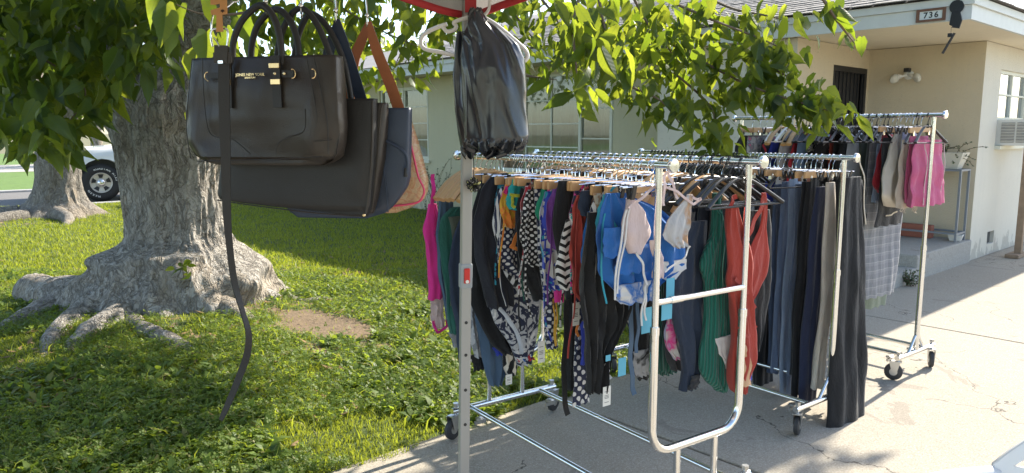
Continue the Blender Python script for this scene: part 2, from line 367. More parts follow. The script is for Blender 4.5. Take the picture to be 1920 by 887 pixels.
# porch slab and step
M_PORCH = m_concrete('porch_concrete', (1.02, .98, .90), .95)
m = MB(); m.span((-1.61, -.02, -.04), (-.002, VB - .002, .25)); m.build('porch_slab', M_PORCH, house, bevel=.012)
m = MB(); m.span((-2.32, -.03, -.04), (-1.612, VB - .01, .125)); m.build('porch_step', M_PORCH, house, bevel=.012)
# foundation vent
vent = MB(); vent.span((.615, .05, .125), (.885, .06, .285)); vent = vent.build('foundation_vent', M_BLACK, house)
for k in range(5):
    m = MB(); m.span((.63 + k * .05, .03, .13), (.636 + k * .05, .05, .28)); m.build('vent_bar', plain('vent_metal', (.2, .2, .19), .6) if k == 0 else bpy.data.materials['vent_metal'], vent)
# security door on wall A
door = MB(); door.span((UA + .87, VB + .07, .255), (UA + 1.76, VB + .10, 2.20)); door = door.build('door', plain('dark_door', (.035, .033, .034), .5), house)
m = MB()
for a, b in (((.862, .255), (.92, 2.212)), ((1.71, .255), (1.768, 2.212)), ((.92, 2.15), (1.71, 2.212)), ((.92, 1.15), (1.71, 1.19)), ((.92, .255), (1.71, .33))):
    m.span((UA + a[0], VB + .005, a[1]), (UA + b[0], VB + .045, b[1]))
m.build('door_frame', M_BLACK, door)
for k in range(8):
    m = MB(); x = UA + .96 + k * .101; m.span((x, VB + .015, .33), (x + .016, VB + .031, 2.15)); m.build('door_bar', M_BLACK, door)
m = MB(); m.tube([(UA + .95, VB - .03, 1.2), (UA + .95, VB + .02, 1.2)], .02, 10); m.build('handle', plain('door_brass', (.35, .28, .15), .35, .9), door)
# windows on the front wall
M_CURT = fabric('curtain_cloth', [(.42, .40, .32)], transl=.25)
def window(plane_u, v0, v1, z0, z1, grid, curtain):
    m = MB(); f = .035; u = plane_u + .03
    for a, b in (((v0, z0), (v1, z0 + f)), ((v0, z1 - f), (v1, z1)), ((v0, z0 + f), (v0 + f, z1 - f)), ((v1 - f, z0 + f), (v1, z1 - f))):
        m.span((u, a[0], a[1]), (u + .05, b[0], b[1]))
    w = m.build('window', M_WFRAME, house)
    for (a, b, cols, rows, thick) in grid:
        mm = MB(); d = thick
        if d > .02:
            for p, q in (((a, z0 + f), (b, z0 + f + d)), ((a, z1 - f - d), (b, z1 - f)), ((a, z0 + f + d), (a + d, z1 - f - d)), ((b - d, z0 + f + d), (b, z1 - f - d))):
                mm.span((u - .015, p[0], p[1]), (u + .04, q[0], q[1]))
            mm.build('sash', M_WFRAME, w)
            a, b, zz0, zz1 = a + d, b - d, z0 + f + d, z1 - f - d
        else: zz0, zz1 = z0 + f, z1 - f
        for k in range(1, cols):
            x = a + (b - a) * k / cols; q = MB(); q.span((u + .005, x - .010, zz0), (u + .03, x + .010, zz1)); q.build('muntin', M_WFRAME, w)
        for k in range(1, rows):
            z = zz0 + (zz1 - zz0) * k / rows; q = MB(); q.span((u + .008, a, z - .009), (u + .027, b, z + .009)); q.build('muntin', M_WFRAME, w)
        for i in range(cols):
            for j in range(rows):
                y0, y1 = a + (b - a) * i / cols, a + (b - a) * (i + 1) / cols; p0, p1 = zz0 + (zz1 - zz0) * j / rows, zz0 + (zz1 - zz0) * (j + 1) / rows
                uu = u + .018 + .0012 * ((i * 3 + j * 5) % 4); q = MB(); tw = .002 * (((i + 2 * j) % 3) - 1)
                q.add([(uu, y0, p0), (uu + tw, y1, p0), (uu + tw, y1, p1), (uu, y0, p1)], [(0, 3, 2, 1)]); q.build('pane', M_GLASS, w)
    m = MB(); m.span((plane_u - .045, v0 - .05, z0 - .05), (plane_u + .03, v1 + .05, z0 - .002)); m.build('sill', M_WFRAME, w)
    if curtain:
        N = 120; V = []
        for k in range(N + 1):
            y = v0 - .05 + (v1 - v0 + .1) * k / N; d = .03 * math.sin(y * 34 + 2 * math.sin(y * 5)) + .012 * math.sin(y * 71)
            V += [(plane_u + .26 + d, y, z0 - .1), (plane_u + .26 + d * .7, y, z1 + .05)]
        F = [(2 * k, 2 * k + 2, 2 * k + 3, 2 * k + 1) for k in range(N)]
        cu = mesh_np('curtain', np.array(V), np.array(F), M_CURT, w, uv=np.array([(q[1], q[2]) for q in V]), smooth=True)
    return w
window(UW1, 4.05, 6.45, .85, 2.31, [(4.085, 4.72, 1, 3, .045), (4.74, 6.415, 3, 4, .0)], True)
window(UW1, 8.40, 10.03, .95, 2.29, [(8.435, 9.2, 1, 4, .03), (9.22, 9.995, 1, 4, .03)], True)
m = MB(); m.add([(UW1 + .6, 3.3, 0), (UW1 + .6, 12.8, 0), (UW1 + .6, 12.8, 2.43), (UW1 + .6, 3.3, 2.43)], [(0, 1, 2, 3)]); m.build('room_wall', plain('room_paint', (.25, .23, .2), .9), house)
# window on the driveway wall with air conditioner
w = MB()
for a, b in (((.60, 1.30), (.64, 2.17)), ((1.74, 1.30), (1.78, 2.17)), ((.64, 2.13), (1.74, 2.17)), ((.64, 1.30), (1.74, 1.34)), ((1.16, 1.34), (1.21, 2.13)), ((.64, 1.60), (1.16, 1.63)), ((.64, 1.88), (1.16, 1.90)), ((1.21, 1.60), (1.74, 1.63)), ((1.21, 1.88), (1.74, 1.90))):
    w.span((a[0], .028, a[1]), (b[0], .07, b[1]))
w = w.build('window', M_WFRAME, house)
for a, b in (((.64, 1.63), (1.16, 1.88)), ((.64, 1.90), (1.16, 2.13)), ((1.21, 1.63), (1.74, 1.88)), ((1.21, 1.90), (1.74, 2.13)), ((1.21, 1.34), (1.74, 1.60))):
    q = MB(); q.add([(a[0], .05, a[1]), (b[0], .052, a[1]), (b[0], .052, b[1]), (a[0], .05, b[1])], [(0, 1, 2, 3)]); q.build('pane', M_GLASS2, w)
q = MB(); q.span((.58, -.06, 1.255), (1.80, .028, 1.298)); q.build('sill', M_WFRAME, w)
ac = thing('air_conditioner', H(.66, 0, 1.30), HA, 'white window air conditioner with louvred side jutting from the driveway wall', 'air conditioner')
M_ACW = plain('ac_enamel', (.66, .65, .60), .45, vary=.08); M_ACD = plain('ac_dark', (.10, .10, .10), .6)
m = MB(); m.span((0, -.34, .0), (.48, .04, .30)); body = m.build('cabinet', M_ACW, ac, bevel=.008)
for i in range(2):
    m = MB(); y0 = -.325 + i * .155; m.span((-.004, y0, .035), (-.001, y0 + .135, .265)); g = m.build('grille', M_ACD, ac)
    for k in range(13):
        m = MB(); z = .045 + k * .0175; m.box((-.008, y0 + .0675, z), (.006, .0675, .0022), (Vector((.8, 0, -.6)), Y3, Vector((.6, 0, .8)))); m.build('louvre', M_ACW, g)
m = MB(); m.span((.02, -.345, .03), (.46, -.341, .27)); m.build('rear_grille', M_ACD, ac)
post = thing('support_post', H(.80, -.27, 0), HA, 'weathered brown timber post propped under the air conditioner', 'post')
M_OLDW = plain('weathered_timber', (.27, .19, .125), .85, vary=.35, vscale=14, bump=.4, bscale=40)
m = MB(); m.box((.06, .0, .66), (.036, .036, .64), (X3, Y3, Vector((.085, .02, 1)).normalized())); m.build('timber', M_OLDW, post, bevel=.006)
m = MB(); m.box((0, 0, .02), (.20, .07, .022)); m.build('foot_board', M_OLDW, post, bevel=.005)
# porch lamp, number plate, hanging ornament
lamp = thing('porch_floodlight', H(-.002, .777, 2.12), HA, 'white twin-bulb floodlight mounted on the porch wall', 'wall light')
m = MB(); m.lathe([(.055, 0), (.055, .018), (.03, .03), (.03, .05)], 18, ax=(Y3, Z3, -X3)); m.build('base', M_WHITEP, lamp, True)
for s in (-1, 1):
    m = MB(); m.tube([(-.04, 0, 0), (-.07, s * .03, -.01), (-.08, s * .06, -.02)], .013, 8); m.lathe([(.022, 0), (.03, .03), (.03, .04)], 14, (-.08, s * .055, -.02), (Z3, X3, Y3 * s)); m.build('arm', M_WHITEP, lamp, True)
    m = MB(); m.lathe([(.02, .0), (.045, .02), (.056, .05), (.045, .085), (.02, .1), (.004, .102)], 16, (-.08, s * .075, -.03), (Z3, X3, Vector((-.3, s, -.25)).normalized())); m.build('bulb', plain('bulb_glass', (.62, .6, .52), .2), lamp, True)
m = MB(); m.span((-.10, -.03, .03), (-.03, .03, .075)); m.build('sensor', M_BLACK, lamp, bevel=.005)
sg = thing('house_number_sign', H(EU - .022, -.11, 2.497), HA, 'wood-framed house number plate reading 736 on the fascia', 'sign')
m = MB(); m.span((-.004, -.095, -.036), (.0, .095, .036)); m.build('plate', plain('sign_white', (.66, .69, .66), .5, vary=.03), sg)
m = MB()
for a, b in (((-.122, -.056), (.122, -.037)), ((-.122, .037), (.122, .056)), ((-.122, -.037), (-.096, .037)), ((.096, -.037), (.122, .037))): m.span((-.014, a[0], a[1]), (.0, b[0], b[1]))
m.build('frame', M_WOODDK, sg)
text_mesh('numerals', '736', .072, M_BLACK, sg, Matrix.Translation((-.0055, 0, -.002)) @ Matrix.Rotation(R(-90), 4, 'Z') @ Matrix.Rotation(R(90), 4, 'X'), spacing=1.25, bold=.0015)
orn = thing('wind_chime', H(EU - .024, -.315, 2.44), HA, 'black figure-shaped wind chime hanging from the eave corner beside the number plate', 'wind chime')
pf = (Y3, Z3, X3)
m = MB(); m.prism([(.058 * math.cos(k * .314), .105 + .058 * math.sin(k * .314)) for k in range(20)], pf, (0, 0, 0), .012); m.build('disc', M_BLACK, orn)
m = MB(); m.prism([(-.03, .06), (.035, .06), (.048, -.045), (.02, -.062), (.03, -.07), (-.035, -.085), (-.052, -.02)][::-1], pf, (0, 0, 0), .014); m.build('body', M_BLACK, orn)
m = MB(); m.tube([(0, .03, -.07), (0, .03, -.135)], .0015, 5); m.build('cord', M_BLACK, orn)
m = MB(); m.tube([(0, 0, -.12), (0, .085, -.29)], .011, 8); m.box((0, .035, -.135), (.01, .018, .016)); m.build('striker', M_BLACK, orn)
# plant stand and things on the porch
M_STAND = plain('grey_painted_steel', (.22, .24, .27), .5, .3)
st = thing('plant_stand', H(-.22, .40, .25), HA, 'grey metal plant stand against the porch wall', 'plant stand')
for a in (-.14, .14):
    for b in (-.36, .36):
        m = MB(); m.span((a - .011, b - .011, 0), (a + .011, b + .011, .80)); m.build('leg', M_STAND, st)
for z in (.08, .78):
    m = MB(); m.span((-.152, -.349, z), (-.13, .349, z + .02)); m.span((.13, -.349, z), (.152, .349, z + .02)); m.span((-.129, -.371, z), (.129, -.35, z + .02)); m.span((-.129, .35, z), (.129, .371, z + .02)); m.build('rail', M_STAND, st)
m = MB(); m.span((-.128, -.348, .785), (.128, .348, .798)); m.build('shelf', M_STAND, st)
pl = thing('planter_box', H(-.22, .25, 1.052), HA, 'cream planter box with a sparse trailing plant on the plant stand', 'planter')
m = MB(); m.add([(a * s, b * s2, z) for z, s, s2 in ((0, .08, .15), (.15, .11, .20), (.18, .12, .21), (.18, .105, .195), (.13, .10, .19)) for a, b in ((-1, -1), (1, -1), (1, 1), (-1, 1))], [(i * 4 + k, i * 4 + (k + 1) % 4, i * 4 + 4 + (k + 1) % 4, i * 4 + 4 + k) for i in range(4) for k in range(4)] + [(3, 2, 1, 0), (16, 17, 18, 19)]); m.build('box', plain('planter_cream', (.62, .58, .48), .6), pl)
M_HERB = plain('herb_leaf', (.07, .11, .045), .6, vary=.4, transl=.2)
def scraggly(par, c, n_st, L, leaf, up, seed, rad=.1):
    r = random.Random(seed); st = MB(); lf = MB()
    for _ in range(n_st):
        a = r.uniform(0, 6.28); p = Vector(c) + Vector((r.uniform(-rad, rad) * .6, r.uniform(-rad, rad) * 1.5, 0)); dr = Vector((math.cos(a) * .5, math.sin(a), r.uniform(up - .5, up + .5))).normalized(); pts = [p.copy()]
        for k in range(6):
            p = p + dr * L / 6 * r.uniform(.7, 1.2); dr = (dr + Vector((r.uniform(-.2, .2), r.uniform(-.2, .2), -.16))).normalized(); pts.append(p.copy())
            for _q in range(3):
                d = Vector((r.uniform(-1, 1), r.uniform(-1, 1), r.uniform(-.6, .8))).normalized(); e = d.orthogonal().normalized() * leaf * .35; q = p + d * leaf
                lf.add([p, p + d * leaf * .5 + e, q, p + d * leaf * .5 - e], [(0, 1, 2, 3)])
        st.tube(pts, .003, 5)
    st.build('stems', plain('herb_stem', (.12, .09, .05), .8), par); tag(lf.build('leaves', M_HERB, par), kind='stuff')
scraggly(pl, (0, 0, .13), 26, .30, .026, .5, 5, .09)
cp = thing('cactus_pot', H(-.3, .98, .25), HA, 'dark round pot with a small plant under the plant stand', 'flower pot')
m = MB(); m.lathe([(.05, 0), (.085, .05), (.09, .10), (.07, .14), (.078, .15), (.06, .15), (.055, .12)], 20); m.build('pot', plain('dark_glaze', (.03, .035, .035), .25), cp, True)
scraggly(cp, (0, 0, .12), 12, .14, .03, 1.2, 8, .02)
bk = MB(); bk.box((0, 0, .0), (.05, .2, .075)); tag(bk.build('clay_trough', plain('terracotta', (.33, .12, .08), .85, vary=.2, bump=.2), None, bevel=.01), 'low reddish clay trough on the porch floor under the plant stand', 'trough'); o = bpy.data.objects['clay_trough']; o.location = H(-.22, .52, .326); o.rotation_euler = (0, 0, HA)
bk = MB(); bk.add([(a * s, b * s, z) for z, s in ((0, .055), (.07, .075), (.07, .06), (.03, .05)) for a, b in ((-1, -1), (1, -1), (1, 1), (-1, 1))], [(i * 4 + k, i * 4 + (k + 1) % 4, i * 4 + 4 + (k + 1) % 4, i * 4 + 4 + k) for i in range(3) for k in range(4)] + [(3, 2, 1, 0), (12, 13, 14, 15)]); o = tag(bk.build('dish', M_WHITEP, None, bevel=.005), 'small white square dish on the porch floor by the corner', 'dish'); o.location = H(-.22, -.0 + .08, .251); o.rotation_euler = (0, 0, HA + .2)
wd = thing('weed', H(-1.95, -.09, 0), HA, 'scraggly weed sprouting at the foot of the porch step', 'weed'); scraggly(wd, (0, 0, .0), 16, .16, .022, 1.5, 15, .03)
sh = thing('bare_shrub', H(UW1 - .35, 7.6, .02), HA, 'twiggy low shrub against the house wall behind the racks', 'shrub'); scraggly(sh, (0, 0, .0), 30, 1.05, .03, 2.4, 21, .25)
# ================================================================ trees
def m_bark(name, lo, hi):
    n = NT(name); co = n.coord(); nz = n.n('TexNoise', {'Vector': co, 'Scale': 3.2, 'Detail': 5}).outputs[1]
    w = n.n('VectorMath', {0: co, 1: n.n('VectorMath', {0: nz, 1: (.30, .30, .30)}, operation='MULTIPLY').outputs[0]}, operation='ADD').outputs[0]
    def fur(zs, sc, wd):
        q = n.math('ABSOLUTE', n.math('SUBTRACT', n.noise(n.mapping(w, (1, 1, zs)), sc, 3, .55, .4), .5)); return n.n('MapRange', {0: q, 1: 0.0, 2: wd}).outputs[0]
    f1, f2, f3 = fur(.16, 13, .055), fur(.22, 30, .07), fur(.6, 9, .02)
    c = n.mix(n.noise(co, 4, 6, .65), lo, hi); c = n.mix(n.math('MULTIPLY', n.math('GREATER_THAN', n.noise(co, 2.2, 5, .6), .58), .45), c, (.36, .28, .19)); c = n.mix(n.math('MULTIPLY', n.noise(co, 45, 4, .7), .35), c, tuple(q * .55 for q in lo))
    c = n.mix(n.math('MULTIPLY', n.math('SUBTRACT', 1.0, f1), .58), c, (.12, .10, .08)); c = n.mix(n.math('MULTIPLY', n.math('SUBTRACT', 1.0, f2), .42), c, (.13, .11, .09)); c = n.mix(n.math('MULTIPLY', n.math('SUBTRACT', 1.0, f3), .5), c, (.09, .075, .06))
    h = n.math('ADD', n.math('ADD', f1, n.math('MULTIPLY', f2, .5)), n.math('ADD', n.math('MULTIPLY', f3, .5), n.math('MULTIPLY', n.noise(co, 60, 4), .5)))
    return n.done(c, .92, 0, n.bump(h, .75, .016), spec=.2)
M_BARK = m_bark('mulberry_bark', (.31, .285, .255), (.54, .50, .445)); M_BARK2 = m_bark('grey_bark', (.22, .20, .17), (.40, .36, .31))
M_TWIG = plain('twig_bark', (.16, .115, .075), .8, vary=.3, vscale=30, bump=.3)
def m_leaf(name, lo, hi, tlo, thi):
    n = NT(name); oi = n.n('ObjectInfo').outputs['Random']; isl = n.n('NewGeometry').outputs['Random Per Island']
    rnd = n.math('FRACT', n.math('ADD', n.math('MULTIPLY', oi, 7.3), n.math('MULTIPLY', isl, 3.7)))
    uv = n.coord('UV'); sp = n.n('SeparateXYZ', {0: uv}); x, y = sp.outputs[0], sp.outputs[1]; ay = n.math('ABSOLUTE', y)
    vq = n.math('PINGPONG', n.math('MULTIPLY', n.math('SUBTRACT', x, n.math('MULTIPLY', ay, .8)), 7.0), .5)
    vein = n.math('MAXIMUM', n.math('LESS_THAN', ay, .018), n.math('LESS_THAN', vq, .045))
    c = n.mix(rnd, lo, hi); t = n.mix(rnd, tlo, thi); c = n.mix(n.math('MULTIPLY', vein, .45), c, (.14, .20, .06)); t = n.mix(n.math('MULTIPLY', vein, .4), t, tuple(q * .55 for q in tlo))
    h = n.math('MULTIPLY', vq, 1.0)
    return n.done(c, .46, 0, n.bump(h, .14, .006), transl=.42, tcol=t, spec=.3)
M_LEAF = m_leaf('mulberry_leaf', (.010, .027, .010), (.034, .066, .016), (.26, .38, .02), (.60, .66, .05))
def leaf_shape(stations, seed):
    r = random.Random(seed); V = []; U = []
    prof = [(-.03, .07), (.0, .15), (.09, .22), (.22, .285), (.40, .275), (.56, .22), (.72, .14), (.87, .05), (1.0, .003)]
    if stations < 9: prof = [(0, .10), (.14, .24), (.38, .285), (.68, .15), (1.0, .006)]
    cx, fold, curl, sk = r.uniform(-.75, .15), r.uniform(-.15, .95), r.uniform(-.3, .3), r.uniform(-.16, .16); wv = r.uniform(.72, 1.08)
    for t, h in prof:
        h *= r.uniform(.88, 1.12) * wv; q = max(t, 0); zc = cx * q * q; ys = sk * q * q
        notch = .055 if stations >= 9 and .05 < t < .9 else 0
        for s in (-1, 0, 1):
            V.append((t - (.07 * abs(s) if t < .05 else 0), s * h + ys, zc + (fold * abs(s) * h * .75 + curl * s * h + r.uniform(-.02, .02) if s else 0))); U.append((t, s * h))
    F = []
    for i in range(len(prof) - 1):
        a = i * 3; F += [(a, a + 3, a + 4, a + 1), (a + 1, a + 4, a + 5, a + 2)]
    return np.array(V), np.array(F), np.array(U)
LEAF_HI = [leaf_shape(9, k) for k in range(12)]; LEAF_LO = [leaf_shape(5, 50 + k) for k in range(6)]
LEAF_ME = []
for V, F, U in LEAF_HI:
    o = mesh_np('leaf', V, F, M_LEAF, uv=U, smooth=True); LEAF_ME.append(o.data); bpy.data.objects.remove(o)
def leaf_mat(p, dr, nrm, size):
    x = dr.normalized(); z = (nrm - x * nrm.dot(x)); z = z.normalized() if z.length > 1e-4 else x.orthogonal().normalized(); y = z.cross(x)
    return Matrix(((x.x * size, y.x * size, z.x * size, p.x), (x.y * size, y.y * size, z.y * size, p.y), (x.z * size, y.z * size, z.z * size, p.z), (0, 0, 0, 1)))
def hang_dir(r, droop=1.0):
    a = r.uniform(0, 6.28); return Vector((math.cos(a) * .6, math.sin(a) * .6, -droop * r.uniform(.1, 1.5)))
def face_dir(r):
    a = r.uniform(0, 6.28); return Vector((math.cos(a), math.sin(a), r.uniform(.1, 1.3)))
class Crown:
    def __init__(s, root): s.root = root; s.cand = []          # candidate leaves: (screen size, matrix, hi)
    def leaf(s, p, dr, nrm, size, show=True):
        d = max(.5, p.y); s.cand.append((size / d if show else 0, leaf_mat(p, dr, nrm, size)))
    def finish(s, n_obj, seed):
        r = random.Random(seed); s.cand.sort(key=lambda q: -q[0])
        for k, (_, M) in enumerate(s.cand[:n_obj]):
            o = bpy.data.objects.new('leaf', LEAF_ME[k % len(LEAF_ME)]); COL.objects.link(o); o.parent = s.root; o.matrix_local = s.root.matrix_basis.inverted() @ M
        rest = s.cand[n_obj:]; vs = []; fs = []; us = []; b = 0; inv = np.array(s.root.matrix_basis.inverted())
        for k, (sc, M) in enumerate(rest):
            V, F, U = (LEAF_HI if sc > .018 else LEAF_LO)[k % (12 if sc > .018 else 6)]; A = inv @ np.array(M)
            vs.append(V @ A[:3, :3].T + A[:3, 3]); fs.append(F + b); us.append(U); b += len(V)
        if vs: tag(mesh_np('crown', np.concatenate(vs), np.concatenate(fs), M_LEAF, s.root, uv=np.concatenate(us), smooth=True), kind='stuff')

def smooth_path(pts, k=5):
    pts = [Vector(p) for p in pts]; out = []
    for i in range(len(pts) - 1):
        p0, p1, p2, p3 = pts[max(i - 1, 0)], pts[i], pts[i + 1], pts[min(i + 2, len(pts) - 1)]
        for j in range(k):
            t = j / k; out.append(.5 * ((2 * p1) + (p2 - p0) * t + (2 * p0 - 5 * p1 + 4 * p2 - p3) * t * t + (3 * p1 - p0 - 3 * p2 + p3) * t ** 3))
    return out + [pts[-1]]
def limb(m, pts, r0, r1, n=14, rough=.06, k=6, seed=0):
    p = smooth_path(pts, k); L = len(p); b = len(m.v); rs = [r0 + (r1 - r0) * i / (L - 1) for i in range(L)]
    m.tube(p, rs, n)
    for i in range(b, len(m.v)):
        q = Vector(m.v[i]); rr = rs[min((i - b) // n, L - 1)]; d = noise.noise_vector(q * (1.6 / max(rr, .04)) + Vector((seed, 0, 0))); m.v[i] = tuple(q + d * rr * rough * 3)
    return p
def trunk_mesh(root, center, prof, lobes, burls, mat, nt=260, nz=130, lean=(0, 0), seed=0):
    zmax = prof[-1][0]; V = np.zeros((nt * nz, 3)); zz = np.array([q[0] for q in prof]); rr = np.array([q[1] for q in prof])
    for i in range(nz):
        f = i / (nz - 1); z = -.10 + (zmax + .10) * f ** 1.25; r0 = float(np.interp(z, zz, rr))
        for k in range(nt):
            th = 2 * math.pi * k / nt; r = r0
            for a, amp, wd, dec in lobes:
                d = (th - a + math.pi) % (2 * math.pi) - math.pi; r += amp * math.exp(-(d / wd) ** 2) * math.exp(-max(z, 0) / dec)
            for a, zc, amp, wt, wz in burls:
                d = (th - a + math.pi) % (2 * math.pi) - math.pi; r += amp * math.exp(-(d / wt) ** 2 - ((z - zc) / wz) ** 2)
            c, s = math.cos(th), math.sin(th); fl = math.exp(-max(z, 0) / .45)
            q = Vector((c * 2.2, s * 2.2, z * 1.3 + seed)); r += .035 * noise.fractal(q, 1, 2, 3) * (1 + fl)
            wig = noise.noise(Vector((c * 2.0, s * 2.0, z * 1.8 + seed))) * 1.1
            r += -.020 * (1 + 1.6 * fl) * abs(noise.noise(Vector((c * 7.5 + wig, s * 7.5 - wig, z * 1.5 + seed)))) ** .6 - .010 * abs(noise.noise(Vector((c * 19 + wig, s * 19, z * 4 + seed)))) ** .6
            gw = noise.noise(Vector((c * 3 + seed, s * 3, z * 2.2))) * .8; r += fl * (-.055 * abs(noise.noise(Vector((c * 10 + gw, s * 10 + gw, z * 1.6 + seed)))) ** .5 - .026 * abs(noise.noise(Vector((c * 24 + gw * 3, s * 24, z * 4 + seed)))) ** .5) + .03 * fl
            V[i * nt + k] = (r * c + lean[0] * z, r * s + lean[1] * z, z)
    F = [(i * nt + k, i * nt + (k + 1) % nt, (i + 1) * nt + (k + 1) % nt, (i + 1) * nt + k) for i in range(nz - 1) for k in range(nt)]
    return mesh_np('trunk', V, np.array(F), mat, root, smooth=True)
# ---- the big mulberry
TX, TY = -2.80, 6.15
mul = thing('mulberry_tree', (TX, TY, 0), 0, 'big mulberry tree with burled grey trunk and spreading leafy branches', 'tree', 'mulberry trees on the lawn')
trunk_mesh(mul, (TX, TY), [(-.1, .84), (0, .77), (.12, .69), (.28, .61), (.40, .56), (.48, .50), (.53, .43), (.60, .40), (.75, .395), (1.0, .40), (1.3, .43), (1.5, .46), (1.68, .44), (1.85, .34)],
           [(R(206), .36, .40, .24), (R(248), .10, .22, .28), (R(285), .08, .22, .2), (R(335), .12, .25, .22), (R(16), .26, .34, .2), (R(110), .15, .5, .25)],
           [(R(222), .47, .17, .24, .075), (R(238), .40, .08, .2, .10), (R(333), .26, .20, .30, .125), (R(296), .38, .09, .22, .11), (R(204), .22, .16, .3, .12), (R(2), .34, .12, .25, .10), (R(262), .50, .07, .26, .07), (R(315), .50, .05, .2, .06), (R(275), .22, .06, .15, .08), (R(236), .16, .17, .17, .12), (R(258), .12, .13, .13, .10), (R(283), .10, .13, .14, .09), (R(310), .12, .14, .13, .10), (R(352), .10, .13, .14, .09), (R(222), .30, .10, .14, .08)], M_BARK)
inv = Vector((TX, TY, 0))
def W(px, py, Y): return at_dist(px, py, Y) - inv
for nm, pts, r0, r1 in (
    ('limb', [(.05, .05, 1.55), (.12, .08, 2.0), (.30, .10, 2.7), (.55, .10, 3.6), (.9, .3, 4.8)], .37, .14),
    ('limb', [(-.18, 0, 1.50), (-.50, -.05, 1.95), (-1.1, -.2, 2.5), (-2.0, -.3, 3.2), (-3.0, -.2, 4.2)], .30, .09),
    ('limb', [(.2, -.1, 2.2), (.9, -.4, 2.9), (2.2, -.9, 3.45), (3.6, -1.4, 3.35), (4.4, -1.8, 2.75)], .16, .03),
    ('limb', [(.3, .1, 2.9), (1.3, .9, 3.8), (3.0, 1.6, 4.4), (4.8, 1.9, 4.6)], .15, .03),
    ('limb', [(-.5, -.1, 1.95), (-.9, -.8, 2.5), (-.9, -1.6, 2.9), (-.6, -2.4, 3.0)], .13, .03),
    ('limb', [(.4, .1, 3.2), (.2, -1.0, 4.0), (.8, -2.6, 4.2), (1.6, -3.4, 3.8)], .12, .03)):
    m = MB(); limb(m, pts, r0, r1, 18 if r0 > .2 else 12, .06, seed=r0 * 40); m.build(nm, M_BARK, mul, True)
def root(*pp):
    pts = [on_z(x, y, z) - inv for x, y, z, r in pp]; m = MB(); p = smooth_path(pts, 6); rs = np.interp(np.linspace(0, len(pp) - 1, len(p)), range(len(pp)), [q[3] for q in pp]).tolist()
    m.tube(p, rs, 14)
    m.v = [tuple(Vector(v) + noise.noise_vector(Vector(v) * 9) * .018) for v in m.v]; m.build('root', M_BARK, mul, True)
root((140, 560, .08, .17), (90, 585, .05, .12), (40, 605, .03, .09), (-30, 640, .0, .05), (-90, 670, -.06, .03))
root((190, 580, .08, .16), (130, 610, .06, .10), (95, 645, .02, .07), (82, 690, -.02, .05), (70, 740, -.08, .03))
root((225, 590, .06, .09), (265, 618, .05, .065), (310, 640, .05, .075), (350, 660, .02, .055), (385, 690, -.02, .04), (420, 720, -.09, .025))
root((470, 540, .06, .16), (515, 553, .03, .09), (560, 572, .01, .06), (610, 568, .02, .05), (655, 578, -.03, .025))
root((255, 575, .10, .13), (215, 602, .07, .11), (165, 630, .04, .09), (135, 665, .0, .06), (110, 710, -.07, .03))
root((400, 572, .10, .12), (440, 592, .05, .10), (470, 612, .01, .07), (505, 640, -.05, .04))
root((60, 545, .10, .15), (110, 560, .10, .18), (170, 560, .1, .2))
cr = Crown(mul); r = random.Random(11)
def twig(pts, n, size, spread=.10, rad=.010, lvl=1.0, name='branch', droop=1.0, lit=True):
    P = [at_dist(*q) for q in pts]; m = MB(); path = smooth_path([p - inv for p in P], 6); m.tube(path, [rad * (1 - .75 * i / (len(path) - 1)) for i in range(len(path))], 7); m.build(name, M_TWIG, mul, True)
    for k in range(n):
        f = r.uniform(.08, 1.0) ** .8 * (len(path) - 1); i = min(int(f), len(path) - 2); b = path[i].lerp(path[i + 1], f - i) + inv
        off = Vector((r.gauss(0, 1), r.gauss(0, 1), r.gauss(-.15, .7))) * spread
        d = hang_dir(r, droop); s = size * min(1.35, max(.42, r.lognormvariate(-.06, .3))); cr.leaf(b + off, d, face_dir(r), s)
        if k % 2 == 0: pm = MB(); 
B_ = [([(1150, 20, 4.7), (1290, 100, 4.35), (1400, 158, 4.1), (1500, 192, 3.95), (1580, 214, 3.85)], 125, .115, .07),
      ([(1300, 60, 4.4), (1400, 105, 4.2), (1470, 140, 4.1), (1530, 180, 4.0)], 80, .115, .075),
      ([(1200, 90, 4.4), (1280, 150, 4.25), (1335, 205, 4.15), (1335, 255, 4.1)], 75, .115, .09),
      ([(1110, 110, 4.0), (1180, 160, 4.0), (1240, 190, 4.0), (1280, 240, 4.0)], 44, .11, .075),
      ([(1090, -20, 3.5), (1075, 50, 3.45), (1080, 120, 3.4), (1085, 165, 3.4)], 40, .135, .085),
      ([(1120, -20, 3.8), (1135, 60, 3.7), (1150, 120, 3.7)], 34, .125, .09),
      ([(1230, -10, 4.2), (1330, 35, 4.15), (1420, 70, 4.1), (1475, 95, 4.1)], 75, .11, .08),
      ([(1000, -20, 4.4), (1040, 30, 4.3), (1060, 75, 4.2)], 34, .12, .09),
      ([(1180, -20, 4.0), (1215, 45, 4.0), (1260, 100, 4.0)], 70, .115, .12),
      ([(1300, -20, 4.3), (1370, 15, 4.3), (1440, 30, 4.2), (1480, 40, 4.2)], 22, .115, .07),
      ([(1535, -15, 3.7), (1572, 42, 3.7), (1603, 82, 3.7)], 12, .135, .03),
      ([(940, -10, 5.6), (990, 60, 5.4), (1030, 105, 5.3)], 40, .11, .12),
      ([(985, 142, 5.2), (1015, 146, 5.2), (1045, 150, 5.2)], 9, .08, .03)]
for pts, n_, sz, sp in B_: twig(pts, int(n_ * 1.3) if n_ > 12 else n_, sz * .88, sp)
def in_poly(x, y, P):
    c = False; j = len(P) - 1
    for i in range(len(P)):
        if (P[i][1] > y) != (P[j][1] > y) and x < (P[j][0] - P[i][0]) * (y - P[i][1]) / (P[j][1] - P[i][1]) + P[i][0]: c = not c
        j = i
    return c
